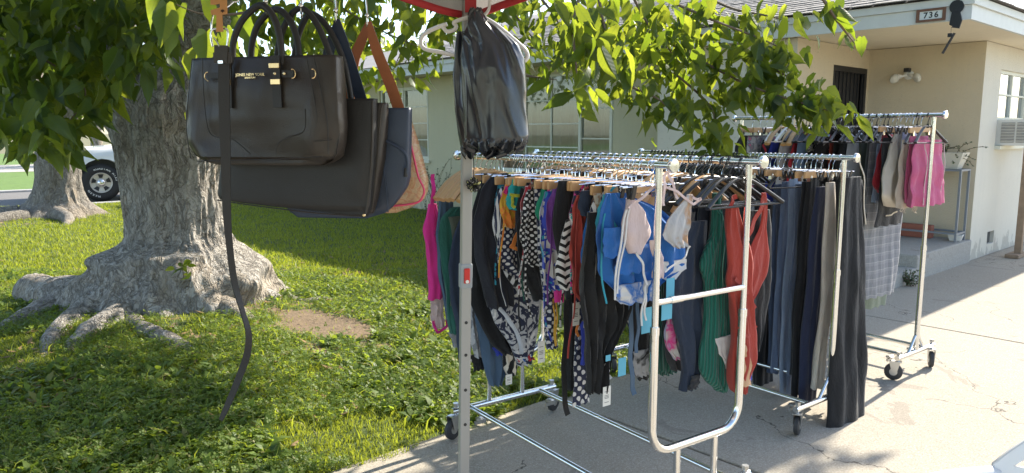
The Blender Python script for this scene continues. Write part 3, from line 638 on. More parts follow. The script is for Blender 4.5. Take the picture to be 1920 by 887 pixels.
def fill(poly, n, Y0, Y1, size, show=True):
    xs = [p[0] for p in poly]; ys = [p[1] for p in poly]; k = 0
    while k < n:
        x, y = r.uniform(min(xs), max(xs)), r.uniform(min(ys), max(ys))
        if not in_poly(x, y, poly): continue
        cr.leaf(at_dist(x, y, r.uniform(Y0, Y1)), hang_dir(r), face_dir(r), size * r.uniform(.7, 1.2), show); k += 1
PL = [(-40, -30), (325, -30), (310, 40), (322, 100), (318, 135), (285, 150), (250, 130), (232, 170), (215, 190), (180, 210), (165, 250), (130, 285), (60, 270), (30, 285), (-40, 240)]
fill(PL, 900, 4.1, 5.35, .145)
fill([(-30, 170), (60, 180), (130, 210), (110, 285), (20, 280), (-30, 250)], 60, 3.7, 4.3, .14)
for q in ([(-20, 60, 4.6), (80, 110, 4.5), (160, 170, 4.5), (120, 240, 4.4)], [(330, -20, 4.9), (220, 60, 4.8), (140, 130, 4.7), (50, 200, 4.6)], [(200, -20, 4.5), (250, 60, 4.5), (300, 100, 4.5)]): twig(q, 14, .14, .1)
PM = [(430, -30), (1000, -30), (1000, 20), (930, 60), (850, 120), (800, 140), (760, 185), (720, 160), (690, 190), (650, 150), (600, 190), (440, 190)]
fill(PM, 420, 5.4, 8.0, .125); fill([(440, -20), (700, -20), (700, 60), (620, 120), (440, 150)], 130, 4.6, 6, .13); fill([(690, -20), (1010, -20), (990, 40), (880, 60), (760, 40)], 110, 4.8, 6.5, .13)
for q in ([(450, -10, 6.0), (560, 60, 6.2), (640, 130, 6.4)], [(820, -10, 6.4), (770, 60, 6.4), (730, 150, 6.5)], [(600, -10, 5.6), (700, 50, 5.6), (790, 90, 5.8)]): twig(q, 20, .125, .12)
fill([(985, -20), (1340, -20), (1320, 60), (1285, 130), (1200, 150), (1120, 115), (1040, 85)], 210, 4.0, 5.0, .105)
# lit sprig beside the handbag
twig([(470, 22, 2.75), (420, 28, 2.75), (370, 24, 2.72), (330, 8, 2.7)], 0, .1, rad=.006)
for x, y, Yq, dx, dz, s, f in ((312, 10, 2.7, -.05, -1, .155, (.5, -.9, .4)), (350, 12, 2.72, -.35, -1, .12, (-.4, -.9, .5)), (388, 62, 2.75, .1, -1, .145, (.1, -1, .3)), (370, 95, 2.8, -.35, -.8, .15, (-.2, -.9, .6)), (400, 120, 2.85, -.1, -1, .13, (.3, -1, .3)),
                               (445, 30, 2.8, .4, -.8, .14, (.1, -1, .5)), (425, 55, 2.9, .1, -1, .15, (-.2, -1, .2)), (468, 70, 2.95, .2, -1, .13, (.2, -1, .5)), (360, 205, 2.9, -.1, -1, .09, (.1, -1, .3)), (385, 0, 2.7, .4, -.7, .12, (0, -1, .7)), (330, 60, 3.6, -.4, -.8, .14, (.2, -1, .4)), (300, -10, 2.9, -.6, -.7, .13, (0, -.8, .8))):
    cr.leaf(at_dist(x, y, Yq), Vector((dx, -.15, dz)), Vector(f), s)
twig([(345, 520, 5.35), (342, 505, 5.3), (340, 488, 5.3)], 12, .075, .05, rad=.004, droop=.3)
def on_screen(p): 
    d = p.y * CP - (p.z - EYE) * SP
    if d < .3: return False
    x, y = 960 + FPX * p.x / d, 443.5 - FPX * ((p.z - EYE) * CP + p.y * SP) / d
    return -60 < x < 1980 and y > -45
def overhead(crn, c, rad, n, size, seed, keep=False):
    q = random.Random(seed); k = 0
    while k < n:
        v = Vector((q.gauss(0, 1), q.gauss(0, 1), q.gauss(0, 1))).normalized() * q.random() ** .45; p = Vector((c[0] + v.x * rad[0], c[1] + v.y * rad[1], c[2] + v.z * rad[2]))
        k += 1
        if p.z < 1.6 or (not keep and on_screen(p)): continue
        if fbm(p.x * .9, p.y * .9, p.z * .9) < -.05: continue
        crn.leaf(p, hang_dir(q), face_dir(q), size * q.uniform(.7, 1.25), keep)
overhead(cr, (-1.0, 5.4, 4.3), (3.0, 2.8, 1.4), 5000, .15, 21); overhead(cr, (.7, 7.4, 4.3), (2.1, 1.5, .8), 3300, .15, 26); overhead(cr, (4.7, 7.3, 4.5), (1.3, 1.1, .45), 3600, .15, 27); overhead(cr, (-4.6, 4.2, 3.4), (1.9, 1.8, .8), 3400, .15, 28); overhead(cr, (-3.7, 2.6, 3.0), (2.2, 1.4, .6), 3600, .15, 33); overhead(cr, (-2.3, 3.6, 3.1), (1.6, 1.2, .6), 2400, .15, 29); overhead(cr, (-4.0, 6.0, 4.2), (2.8, 3.0, 1.8), 4500, .15, 22); overhead(cr, (-1.7, 6.5, 3.9), (1.9, 1.7, .9), 4600, .16, 24); overhead(cr, (-3.2, 5.8, 3.5), (2.2, 1.8, .9), 4200, .16, 25)  # leaf clusters out of view, added to shade lawn, racks and lower leaves
cr.finish(300, 5)
# ---- the second tree, by the side street
t2 = thing('mulberry_tree', (-7.95, 12.9, 0), 0, 'farther tree with dark trunk by the road, left of the white truck', 'tree', 'mulberry trees on the lawn')
trunk_mesh(t2, (0, 0), [(-.1, .72), (0, .66), (.1, .58), (.25, .44), (.5, .37), (.8, .35), (1.2, .35), (1.6, .38), (1.9, .34)], [(R(195), .35, .35, .22), (R(250), .18, .3, .2), (R(320), .25, .3, .2), (R(10), .2, .3, .2), (R(90), .2, .5, .2)], [(R(280), .9, .05, .4, .2)], M_BARK2, 90, 60, (.06, 0), 5)
for pts, r0, r1 in (([(.12, 0, 1.65), (.6, -.1, 2.2), (1.2, -.1, 2.9), (1.8, 0, 3.8)], .30, .1), ([(0, 0, 1.7), (-.5, .1, 2.6), (-1.2, .2, 3.8), (-1.8, .3, 5)], .3, .1), ([(.1, .1, 1.8), (.2, .8, 3), (.1, 1.8, 4.5)], .25, .08)):
    m = MB(); limb(m, pts, r0, r1, 14, .06, seed=3); m.build('limb', M_BARK2, t2, True)
inv = Vector((-7.95, 12.9, 0))
for pts in ([(-.5, -.3, .08), (-1.1, -.6, .06), (-1.9, -.7, .03), (-2.8, -.8, -.04)], [(.3, -.5, .08), (.7, -.9, .05), (1.0, -1.5, -.04)], [(-.2, -.6, .05), (-.5, -1.2, .04), (-1.2, -1.7, -.03)]):
    m = MB(); p = smooth_path(pts, 6); m.tube(p, [.15 * (1 - .7 * i / (len(p) - 1)) for i in range(len(p))], 10); m.build('root', M_BARK2, t2, True)
c2 = Crown(t2); overhead(c2, (-8.6, 12.6, 4.3), (3.4, 3.2, 2.1), 5200, .15, 31, True); c2.finish(0, 6)
# ---- far trees across the street
def far_tree(x, y, h, rad, label, seed):
    t = thing('street_tree', (x, y, 0), 0, label, 'tree', 'trees beyond the street'); m = MB(); limb(m, [(0, 0, -.1), (.1, 0, h * .3), (0, .1, h * .6)], rad * .09, rad * .04, 10, .05); m.build('trunk', M_BARK2, t, True)
    c = Crown(t); overhead(c, (x, y, h * .66), (rad, rad, h * .36), 1800, .42, seed, True); c.finish(0, 1)
far_tree(-19, 34, 7, 3.2, 'leafy street tree glimpsed far left beyond the lawn', 41); far_tree(-9, 40, 8, 3.6, 'leafy tree far behind between the two trunks', 42)
far_tree(-2, 46, 9, 4.2, 'distant leafy tree behind the hanging handbags', 43)
# ================================================================ rolling garment racks
def m_chrome(name, tint=(.78, .78, .77), rough=.13):
    n = NT(name); co = n.coord()
    sc = n.noise(n.mapping(co, (1, 1, .2)), 60, 4, .7); rs = n.math('GREATER_THAN', n.noise(co, 24, 5, .7), .70)
    c = n.mix(n.math('MULTIPLY', rs, .65), tint, (.16, .10, .06))
    return n.done(c, n.math('MULTIPLY_ADD', sc, .25, rough - .06), n.math('MULTIPLY_ADD', rs, -.6, .97), n.bump(sc, .04, .001))
M_CHROME = m_chrome('chrome_tube'); M_HOOK = plain('chrome_wire', (.80, .80, .82), .12, 1.0, vary=.05); M_TYRE = plain('grey_rubber', (.035, .035, .037), .6, vary=.2); M_ZINC = plain('zinc_fork', (.55, .55, .54), .32, .95, vary=.1)
def caster(parent, x, y, rot):
    a = Vector((math.cos(rot), math.sin(rot), 0)); b = Vector((-a.y, a.x, 0)); c = Vector((x, y, 0))
    off = a * .022
    m = MB(); m.lathe([(.02, -.012), (.044, -.0125), (.05, -.008), (.05, .008), (.044, .0125), (.02, .012)], 22, c + off + Z3 * .05, (a, Z3, b)); wh = m.build('wheel', M_TYRE, parent, True)
    m = MB(); m.lathe([(.022, -.0135), (.022, .0135)], 14, c + off + Z3 * .05, (a, Z3, b)); m.build('hub', M_ZINC, wh, True)
    m = MB()
    for s in (-1, 1): m.prism([(-.014, -.02), (.014, -.02), (.03, .045), (-.03, .045)], (a, Z3, b), c + off * .8 + Z3 * .07 + b * s * .018, .003)
    m.box(c + Z3 * .113 + off * .4, (.028, .021, .003), (a, b, Z3)); m.cyl(c + Z3 * .112, c + Z3 * .165, .008, 10); m.cyl(c + Z3 * .155, c + Z3 * .172, .014, 6); m.build('fork', M_ZINC, parent)
def arc(c, r, a0, a1, k=6, plane='xz', other=0.0):
    out = []
    for i in range(k + 1):
        t = a0 + (a1 - a0) * i / k; p, q = c[0] + r * math.cos(t), c[1] + r * math.sin(t)
        out.append((p, other, q) if plane == 'xz' else (p, q, other))
    return out
class Rack: pass
def make_rack(label, near, ang, L, zr, sep, half_t, cross=True):
    """ang: direction of the rails, near to far end; local x across the rails, y along them"""
    r = Rack(); r.ang = ang - R(90); r.d = Vector((math.cos(ang), math.sin(ang), 0)); r.e = Vector((r.d.y, -r.d.x, 0)); r.N = Vector((*near, zr)); r.zr = zr; r.L = L; r.sep = sep
    root = thing('garment_rack', (near[0], near[1], 0), r.ang, label, 'clothes rack', 'chrome rolling garment racks'); r.root = root
    zb = .135
    for x in ([0, sep] if sep else [0]):
        m = MB(); m.tube([(x, -.05, zr), (x, L + .05, zr)], .0125, 16); rail = m.build('rail', M_CHROME, root, True)
        for y, s in ((-.05, -1), (L + .05, 1)):
            m = MB(); m.lathe([(.014, 0), (.023, .004), (.0235, .014), (.021, .018), (.004, .019)], 22, (x, y, zr), (X3, Z3, Y3 * s)); m.build('end_cap', M_CHROME, rail, True)
    for y in (0, L):
        if sep:
            m = MB(); zc = .35; rr = .09
            pts = [(0, y, .80)] + arc((rr, zc + rr), rr, math.pi, 1.5 * math.pi, 7, other=y) + arc((sep - rr, zc + rr), rr, 1.5 * math.pi, 2 * math.pi, 7, other=y) + [(sep, y, .80)]
            m.tube(pts, .0150, 14); fr = m.build('end_frame', M_CHROME, root, True)
            for x in (0, sep):
                m = MB(); m.tube([(x, y, .79), (x, y, zr - .010)], .0122, 14); m.tube([(x, y, .775), (x, y, .803)], .0168, 14); m.tube([(x, y, 1.06), (x, y, 1.068)], .0131, 14); m.build('upright', M_CHROME, fr, True)
            m = MB(); m.tube([(.004, y, .885), (sep - .004, y, .885)], .0115, 14); m.tube([(.07, y, .885), (.125, y, .885)], .0135, 14); m.build('crossbar', M_CHROME, fr, True)
            for x in (sep / 2 - .10, sep / 2 + .10):
                m = MB(); m.tube([(x, y, zc - .01), (x - .0, y, zb + .008)], .0125, 12); m.build('leg', M_CHROME, root, True)
            xs, x0, x1 = (.02, sep - .02), -.06, sep + .06
        else:
            m = MB(); m.tube([(0, y, zb + .012), (0, y, .78)], .0150, 14); fr = m.build('end_post', M_CHROME, root, True)
            m = MB(); m.tube([(0, y, .77), (0, y, zr - .010)], .0122, 14); m.tube([(0, y, .755), (0, y, .783)], .0168, 14); m.build('upright', M_CHROME, fr, True)
            m = MB(); s2 = .10; m.tube([(-s2, y, zb + .004), (-.02, y, zb + .10)], .009, 10); m.tube([(s2, y, zb + .004), (.02, y, zb + .10)], .009, 10); m.build('brace', M_CHROME, fr, True)
            xs, x0, x1 = (-half_t * .62, half_t * .62), -half_t, half_t
        m = MB(); m.tube([(x0 - .02, y, zb), (x1 + .02, y, zb)], .0150, 14); bb = m.build('base_bar', M_CHROME, root, True)
        for x in (x0, x1): caster(bb, x, y, rng.uniform(0, 6.28))
        for x in xs:
            m = MB(); s = 1 if y == 0 else -1; m.lathe([(.009, 0), (.022, .004), (.022, .012), (.009, .016)], 8, (x, y + s * .09, zb - .022), (X3, Y3, -Z3)); m.box((x, y + s * .09, zb - .046), (.03, .005, .008)); m.build('wing_knob', M_ZINC, bb, True)
    for x in xs:
        m = MB(); m.tube([(x, .012, zb), (x, L - .012, zb)], .0125, 14); m.build('base_rail', M_CHROME, root, True)
    return r
RK1 = make_rack('front chrome double-rail rack crowded with swimwear behind the canopy leg', (.48, 2.42), R(125), 1.22, 1.345, .46, 0)
RK2 = make_rack('middle chrome rack of jeans and long trousers', (1.60, 3.58), R(128), 1.24, 1.33, 0, .29)
RK3 = make_rack('rear chrome rack with pink shorts at its end in front of the porch', (2.45, 4.35), R(128), 1.30, 1.55, 0, .22)
RAILS = {'a': (RK1, 0.0), 'b': (RK1, RK1.sep), 'c': (RK2, 0.0), 'd': (RK3, 0.0)}
def rail_pt(k, t): rk, x = RAILS[k]; return rk.N + rk.e * x + rk.d * t
# ================================================================ hangers
M_WOOD = plain('beech_wood', (.52, .30, .13), .45, vary=.25, vscale=22, bump=.1); M_WOODP = plain('pale_beech', (.58, .37, .18), .45, vary=.2, vscale=22)
M_BLKP = plain('black_plastic', (.014, .014, .015), .32); M_WHTP = plain('white_hanger_plastic', (.72, .70, .66), .35, vary=.03)
def hook_pts(r=.0185, zc=-.004, stem=-.062):
    p = [(r * math.cos(a), 0, zc + r * math.sin(a)) for a in np.linspace(R(205), R(-35), 12)]
    return p + [(.006, 0, zc - .024), (0, 0, zc - .034), (0, 0, stem)]
def proto(name, kind):
    root = thing(name); m = MB(); m.tube(hook_pts(), .0019 if kind != 'black' else .0026, 6); m.build('hook', M_BLKP if kind == 'black' else M_HOOK, root, True)
    if kind in ('wood', 'black', 'white'):
        mat = {'wood': M_WOOD, 'black': M_BLKP, 'white': M_WHTP}[kind]; w = .205; m = MB()
        for s in (-1, 1):
            pts = smooth_path([(0, 0, -.062), (s * .05, -.002, -.070), (s * .13, -.012, -.112), (s * w, -.026, -.180 if kind == 'wood' else -.158)], 5); L = len(pts)
            m.tube(pts, [(.012 if kind == 'wood' else .0065) + (.009 if kind == 'wood' else .004) * (i / L) for i in range(L)], 10, flat=.62 if kind == 'wood' else .8)
        m.build('shoulder', mat, root, True)
        if kind != 'wood': m = MB(); m.tube([(-w + .012, -.022, -.160), (w - .012, -.022, -.160)], .0042, 8); m.build('bar', mat, root, True)
        m = MB(); m.tube([(0, 0, -.050), (0, 0, -.074)], .0075, 10); m.build('collar', mat, root, True)
    elif kind == 'bar':
        m = MB(); m.box((0, 0, -.083), (.150, .0065, .0165)); m.build('bar', M_WOOD, root, bevel=.003)
        for s in (-1, 1): m = MB(); m.box((s * .10, 0, -.105), (.010, .0085, .012)); m.tube([(s * .10, -.010, -.088), (s * .10, -.012, -.098), (s * .10, .010, -.098)], .0016, 5); m.build('clip', M_HOOK, root)
    elif kind == 'clip':
        m = MB(); m.tube([(-.145, 0, -.068), (.145, 0, -.068)], .0022, 6); m.build('bar', M_HOOK, root, True)
        for s in (-1, 1): m = MB(); m.box((s * .10, -.006, -.086), (.009, .0022, .024), (X3, Vector((0, .97, .22)), Vector((0, -.22, .97)))); m.box((s * .10, .006, -.086), (.009, .0022, .024), (X3, Vector((0, .97, -.22)), Vector((0, .22, .97)))); m.build('clip', M_BLKP, root, bevel=.002)
    return root
HK = {k: proto(nm, k) for k, nm in (('wood', 'wooden_shoulder_hanger'), ('black', 'black_plastic_hanger'), ('white', 'white_plastic_hanger'), ('bar', 'wooden_trouser_hanger'), ('clip', 'wire_clip_hanger'))}
HL = {'wood': 'shaped wooden hanger with chrome hook', 'black': 'black plastic hanger', 'white': 'white plastic hanger', 'bar': 'flat wooden trouser hanger with chrome hook', 'clip': 'chrome wire hanger with black clips'}
RN = {'a': 'near rail of the front double rack', 'b': 'far rail of the front double rack', 'c': 'middle rack rail', 'd': 'rear rack rail by the porch'}
used = set(); hr = random.Random(5)
def hanger(kind, rail, t, jit=5.0):
    rk, x = RAILS[rail]; o = HK[kind] if kind not in used else copy_tree(HK[kind]); used.add(kind)
    o.location = rail_pt(rail, t); o.rotation_euler = (0, R(hr.uniform(-1.5, 1.5)), rk.ang + R(hr.uniform(-jit, jit)))
    tag(o, HL[kind] + ' on the ' + RN[rail], 'hanger', kind + ' hangers on the ' + RN[rail]); return o
# ================================================================ garments
def cloth(name, rows, mat, parent=None, thick=.016, folds=3.0, amp=.006, dy=0.0, lean=0.0, seed=0, rag=.002):
    """rows (z, s0, s1) from top to bottom in the hanging plane; a closed, folded two-layer sleeve of cloth"""
    rr = random.Random(seed); z = np.array([q[0] for q in rows]); o = np.argsort(-z); z = z[o]; s0 = np.array([q[1] for q in rows])[o]; s1 = np.array([q[2] for q in rows])[o]
    Ht = z[0] - z[-1]; nz = int(max(8, min(46, Ht / .014))); nc = int(max(8, min(30, (s1 - s0).max() / .008)))
    zi = np.linspace(z[0], z[-1], nz)
    def sm(a):
        q = np.interp(-zi, -z, a); k = np.pad(q, 1, mode='edge'); return .25 * k[:-2] + .5 * k[1:-1] + .25 * k[2:]
    a0, a1 = sm(s0), sm(s1); c = np.linspace(-1, 1, nc); p1, p2, p3 = rr.uniform(0, 6.28), rr.uniform(0, 6.28), rr.uniform(0, 6.28)
    V = []; U = []
    for i in range(nz):
        f = i / (nz - 1); mid, half = (a0[i] + a1[i]) / 2, (a1[i] - a0[i]) / 2; g = amp * (.35 + .65 * min(1, f * 1.6)) * min(1, half / .03)
        mid += .004 * math.sin(5 * f + p3)
        ph = folds * math.pi * c + p1 + 1.1 * math.sin(3.1 * f + p2) + .5 * math.sin(7 * f + p3)
        fo = .7 * g * np.sin(ph) + g * np.array([1.5 * noise.noise(Vector((q * folds * .7 + p1, f * 3.2 + p2, p3))) + .8 * noise.noise(Vector((q * folds * 1.6 + p2, f * 8 + p1, p3 + 3))) for q in c]) + .003 * math.sin(14 * f + p1) + lean * f * f
        th = thick * np.sqrt(np.clip(1 - np.abs(c) ** 2.6, 0, 1)) * (.55 + .45 * f) + .0012
        x = mid + half * c + rag * np.sin(23 * f + 3 * c + p2) * (np.abs(c) > .9)
        zz = zi[i] + (0 if i < nz - 2 else .004 * np.sin(ph))
        for k in range(nc): V.append((x[k], dy + fo[k] - th[k], zz if np.isscalar(zz) else zz[k])); U.append((x[k], zi[i]))
        for k in range(nc): V.append((x[k], dy + fo[k] + th[k], zz if np.isscalar(zz) else zz[k])); U.append((x[k] + .5, zi[i]))
    F = []; w = 2 * nc
    for i in range(nz - 1):
        for k in range(nc - 1):
            a = i * w + k; F.append((a, a + w, a + w + 1, a + 1)); b = a + nc; F.append((b, b + 1, b + w + 1, b + w))
        a = i * w; F.append((a, a + nc, a + nc + w, a + w)); a = i * w + nc - 1; F.append((a, a + w, a + w + nc, a + nc))
    for i in (0, nz - 1):
        for k in range(nc - 1):
            a = i * w + k; F.append((a, a + 1, a + nc + 1, a + nc))
    return mesh_np(name, np.array(V), np.array(F), mat, parent, uv=np.array(U), smooth=True)
def strip(name, pts, width, mat, parent, dy=-.02, thick=.0015):
    """flat band along points (s, z) in the hanging plane"""
    P = smooth_path([(p[0], 0, p[1]) for p in pts], 6); V = []; U = []; L = 0
    for i, p in enumerate(P):
        t = (P[min(i + 1, len(P) - 1)] - P[max(i - 1, 0)]).normalized(); nrm = Vector((t.z, 0, -t.x)); q = dy + .004 * math.sin(i * .9); L += (p - P[i - 1]).length if i else 0
        for sx, sy in ((-1, -1), (1, -1), (1, 1), (-1, 1)): v = p + nrm * sx * width / 2; V.append((v.x, q + sy * thick, v.z)); U.append((sx * width / 2, L))
    n_ = len(P); F = [(4 * i + j, 4 * i + 4 + j, 4 * i + 4 + (j + 1) % 4, 4 * i + (j + 1) % 4) for i in range(n_ - 1) for j in range(4)] + [(0, 1, 2, 3), (4 * n_ - 1, 4 * n_ - 2, 4 * n_ - 3, 4 * n_ - 4)]
    return mesh_np(name, np.array(V), np.array(F), mat, parent, uv=np.array(U), smooth=True)
FB = {}
def fab(key):
    if key in FB: return FB[key]
    k, *rest = key.split(':')
    FB[key] = fabric('cloth_' + key.replace(':', '_'), [C_[q] for q in k.split('+')], rest[0] if rest else 'plain', float(rest[1]) if len(rest) > 1 else 1.0, transl=.06 if k in ('black', 'navy', 'ink') else .14)
    return FB[key]
C_ = {'black': (.007, .007, .008), 'ink': (.011, .012, .019), 'navy': (.016, .022, .055), 'dnavy': (.022, .035, .065), 'blue': (.02, .14, .45), 'cobalt': (.035, .06, .42), 'blush': (.66, .52, .50), 'white': (.68, .66, .64), 'peach': (.60, .36, .20), 'tan': (.45, .27, .15),
      'pink': (.62, .02, .22), 'hot': (.70, .03, .26), 'teal': (.02, .36, .36), 'lime': (.55, .58, .05), 'orange': (.75, .24, .04), 'yellow': (.70, .40, .04), 'coral': (.40, .050, .034), 'green': (.010, .16, .115), 'dgreen': (.02, .12, .09), 'slate': (.07, .12, .19), 'steel': (.10, .17, .26), 'grey': (.22, .23, .25), 'lgrey': (.45, .45, .46),
      'beige': (.70, .63, .53), 'cream': (.62, .55, .44), 'charcoal': (.035, .036, .04), 'denim': (.06, .09, .16), 'denimL': (.32, .39, .50), 'denimD': (.05, .065, .10), 'denimM': (.17, .22, .32), 'purple': (.16, .04, .24), 'aqua': (.04, .36, .48), 'emerald': (.01, .24, .13), 'red': (.45, .02, .035), 'rust': (.36, .05, .03), 'rose': (.62, .13, .26), 'lav': (.52, .53, .70), 'olive': (.10, .12, .09), 'sage': (.22, .26, .20), 'sky': (.16, .26, .42), 'pale': (.58, .62, .68), 'brown': (.12, .06, .04), 'corn': (.16, .24, .62), 'slateg': (.30, .30, .32)}
M_TAG = plain('card_white', (.70, .68, .62), .7, vary=.05); M_TAGB = plain('card_turquoise', (.10, .38, .52), .6, vary=.05)
def garment(rail, t, name, label, key, rows, cat='swimsuit', hang='clip', wid=0, to=None, group=None, bits=(), **kw):
    """rows in photo pixels (y, x left, x right) read in this garment's own hanging plane"""
    rk, x = RAILS[rail]; P0 = rail_pt(rail, t); nrm = rk.d
    def loc(px, py): q = on_plane(px, py, P0, nrm) - P0; return q.dot(rk.e), q.z
    def conv(rw, wd=0): return [(loc((a + b) / 2, y)[1], loc(a, y)[0], loc(max(b, a + wd), y)[0]) for y, a, b in rw]
    rw = list(rows)
    if to: rw.append((to, rw[-1][1] + (rw[-1][1] - rw[0][1]) * .15, rw[-1][2] + (rw[-1][2] - rw[0][2]) * .1))
    o = cloth(name, conv(rw, wid), fab(key), None, seed=int(t * 977) + ord(rail), **kw)
    o.location = P0; o.rotation_euler = (0, 0, rk.ang); tag(o, label, cat, group)
    for b in bits:
        if b[0] == 'strap': strip('strap', [loc(*q) for q in b[1]], b[2], fab(b[3]), o, b[4] if len(b) > 4 else -.022)
        elif b[0] == 'piece': cloth(b[4] if len(b) > 4 else 'panel', conv(b[1]), fab(b[2]), o, dy=b[3], thick=.006, seed=int(b[1][0][1]), amp=.004)
        elif b[0] == 'tag':
            (x0, y0), (x1, y1) = loc(b[1], b[2]), loc(b[3], b[4]); m = MB(); m.span((x0, -.034, y1), (x1, -.033, y0)); tg = m.build('price_tag', M_TAGB if len(b) > 5 else M_TAG, o); tg.rotation_euler = (0, 0, .02)
            if len(b) == 5:
                m = MB(); w_ = x1 - x0
                for f in (.25, .45, .52, .59, .8): m.span((x0 + w_ * .2, -.0346, y0 + (y1 - y0) * f), (x0 + w_ * .75, -.0341, y0 + (y1 - y0) * (f + .022)))
                m.build('print_line', M_BLKP, tg)
    if hang: hanger(hang, rail, t)
    return o
G = garment
# ---- near rail of the front rack
G('a', .035, 'bikini_top', 'blush bikini top with marbled right cup and long white ties', 'blush', [(372, 1177, 1184), (395, 1168, 1204), (425, 1164, 1218), (450, 1171, 1219), (474, 1182, 1196)], 'bikini', 'clip', thick=.022, folds=1.2, amp=.004, bits=[
    ('piece', [(364, 1284, 1292), (395, 1258, 1290), (420, 1240, 1288), (445, 1240, 1286), (462, 1262, 1284)], 'white+lgrey+tan:tie', -.012, 'cup'), ('strap', [(1166, 392), (1152, 470), (1143, 560)], .007, 'white'), ('strap', [(1172, 390), (1160, 460), (1147, 548)], .006, 'white'), ('strap', [(1170, 390), (1200, 365), (1224, 345)], .009, 'blush'),
    ('strap', [(1262, 372), (1250, 340), (1243, 322), (1236, 340), (1236, 385)], .010, 'blush'), ('strap', [(1290, 368), (1298, 374), (1304, 372), (1290, 382), (1266, 362), (1240, 350)], .008, 'blush'), ('strap', [(1185, 472), (1196, 495), (1203, 532)], .008, 'white'), ('strap', [(1203, 530), (1198, 560), (1193, 608)], .007, 'white'), ('strap', [(1203, 530), (1201, 565), (1201, 598)], .007, 'white'),
    ('piece', [(448, 1207, 1222), (470, 1210, 1228), (495, 1216, 1233), (518, 1212, 1232)], 'blush', -.028, 'scarf'), ('strap', [(1285, 460), (1270, 485), (1236, 508)], .006, 'white')])
G('a', .075, 'swimsuit', 'bright blue ruffled swimsuit hung behind the blush bikini top', 'blue', [(362, 1136, 1166), (395, 1124, 1240), (440, 1117, 1280), (480, 1120, 1286), (512, 1128, 1284), (535, 1148, 1236), (562, 1170, 1218)], hang='clip', thick=.012, folds=6, amp=.013, bits=[
    ('piece', [(425, 1122, 1168), (455, 1118, 1180), (478, 1124, 1184)], 'blue', -.025, 'ruffle'), ('piece', [(458, 1148, 1212), (490, 1142, 1216), (508, 1146, 1212)], 'blue', -.03, 'ruffle'), ('piece', [(528, 1148, 1226), (548, 1146, 1228), (564, 1158, 1222)], 'steel+lgrey+blue+white:tie', -.02, 'hem'), ('strap', [(1214, 316), (1221, 332), (1219, 352), (1200, 362)], .007, 'blue'), ('piece', [(488, 1236, 1284), (505, 1236, 1284), (522, 1240, 1262)], 'white', -.006, 'lining'),
    ('tag', 1237, 520, 1251, 565, 1), ('tag', 1228, 560, 1247, 594, 1), ('tag', 1190, 575, 1211, 618, 1)])
G('a', .125, 'cover_up', 'black chiffon cover-up hanging low behind the blue swimsuit', 'black', [(395, 1100, 1190), (480, 1092, 1190), (540, 1084, 1192), (585, 1090, 1185), (620, 1096, 1172), (660, 1100, 1146), (700, 1102, 1140), (732, 1102, 1136)], 'cover-up', thick=.018, folds=6, amp=.018, bits=[
    ('strap', [(1176, 560), (1174, 640), (1176, 700), (1181, 736)], .020, 'slate'), ('strap', [(1192, 560), (1192, 620), (1188, 660)], .016, 'slate', -.01), ('tag', 1117, 721, 1131, 753), ('tag', 1122, 662, 1131, 671, 1), ('strap', [(1128, 678), (1132, 695), (1136, 706)], .012, 'white'), ('tag', 1146, 668, 1160, 698, 1)])
G('a', .165, 'swimsuit', 'blue swimsuit edged with a peach floral lapel', 'blue', [(395, 1104, 1150), (450, 1090, 1160), (490, 1091, 1160), (522, 1104, 1150)], hang='bar', bits=[('piece', [(362, 1104, 1117), (400, 1110, 1119), (440, 1105, 1118), (462, 1094, 1124), (500, 1104, 1129), (540, 1116, 1136)], 'peach+tan+cream:floral', -.022, 'lapel')])
G('a', .20, 'bikini_top', 'small teal bikini top with floral cup beside the wooden trouser hangers', 'dnavy', [(357, 1087, 1120), (380, 1085, 1122), (402, 1090, 1122)], 'bikini', 'clip', wid=60, bits=[('piece', [(358, 1104, 1120), (380, 1102, 1120), (396, 1106, 1118)], 'navy+tan+brown:floral', -.02, 'cup')])
G('a', .245, 'scarf', 'long navy scarf with large white polka dots hanging to the lowest point of the row', 'navy+white:dots:1', [(540, 1080, 1110), (600, 1078, 1104), (680, 1076, 1105), (757, 1075, 1107)], 'scarf', None, thick=.006, amp=.004, bits=[('piece', [(600, 1086, 1096), (640, 1084, 1097), (668, 1082, 1096), (681, 1083, 1090)], 'cobalt', -.016, 'sash'), ('tag', 1082, 564, 1101, 607), ('tag', 1061, 565, 1073, 605), ('strap', [(1076, 588), (1074, 610), (1076, 628)], .010, 'orange')])
G('a', .275, 'tankini', 'black and white chevron print tankini top', 'white+black:chevron:1', [(412, 1063, 1074), (440, 1055, 1082), (480, 1045, 1088), (512, 1040, 1088), (540, 1052, 1088)], 'tankini', 'bar', wid=30)
G('a', .305, 'swimsuit', 'black swimsuit bunched above the chevron top', 'black', [(338, 1050, 1088), (380, 1040, 1094), (420, 1035, 1098), (470, 1042, 1098), (520, 1056, 1098), (600, 1062, 1100), (700, 1060, 1076), (728, 1062, 1074)], hang='clip', thick=.024, amp=.010, bits=[('strap', [(1056, 560), (1053, 640), (1050, 720), (1057, 774)], .022, 'black')])
G('a', .40, 'swim_bottom', 'cobalt blue swim bottom clipped beside the black swimsuit', 'cobalt', [(362, 1029, 1050), (390, 1022, 1055), (425, 1014, 1055), (438, 1032, 1055)], 'swim bottom', 'bar', wid=40)
G('a', .445, 'swimsuit', 'hot pink swimsuit with a short side tie', 'hot', [(342, 1026, 1042), (420, 1029, 1052), (480, 1034, 1054), (525, 1037, 1056), (565, 1043, 1058)], bits=[('strap', [(1054, 540), (1062, 545), (1070, 546)], .014, 'hot')])
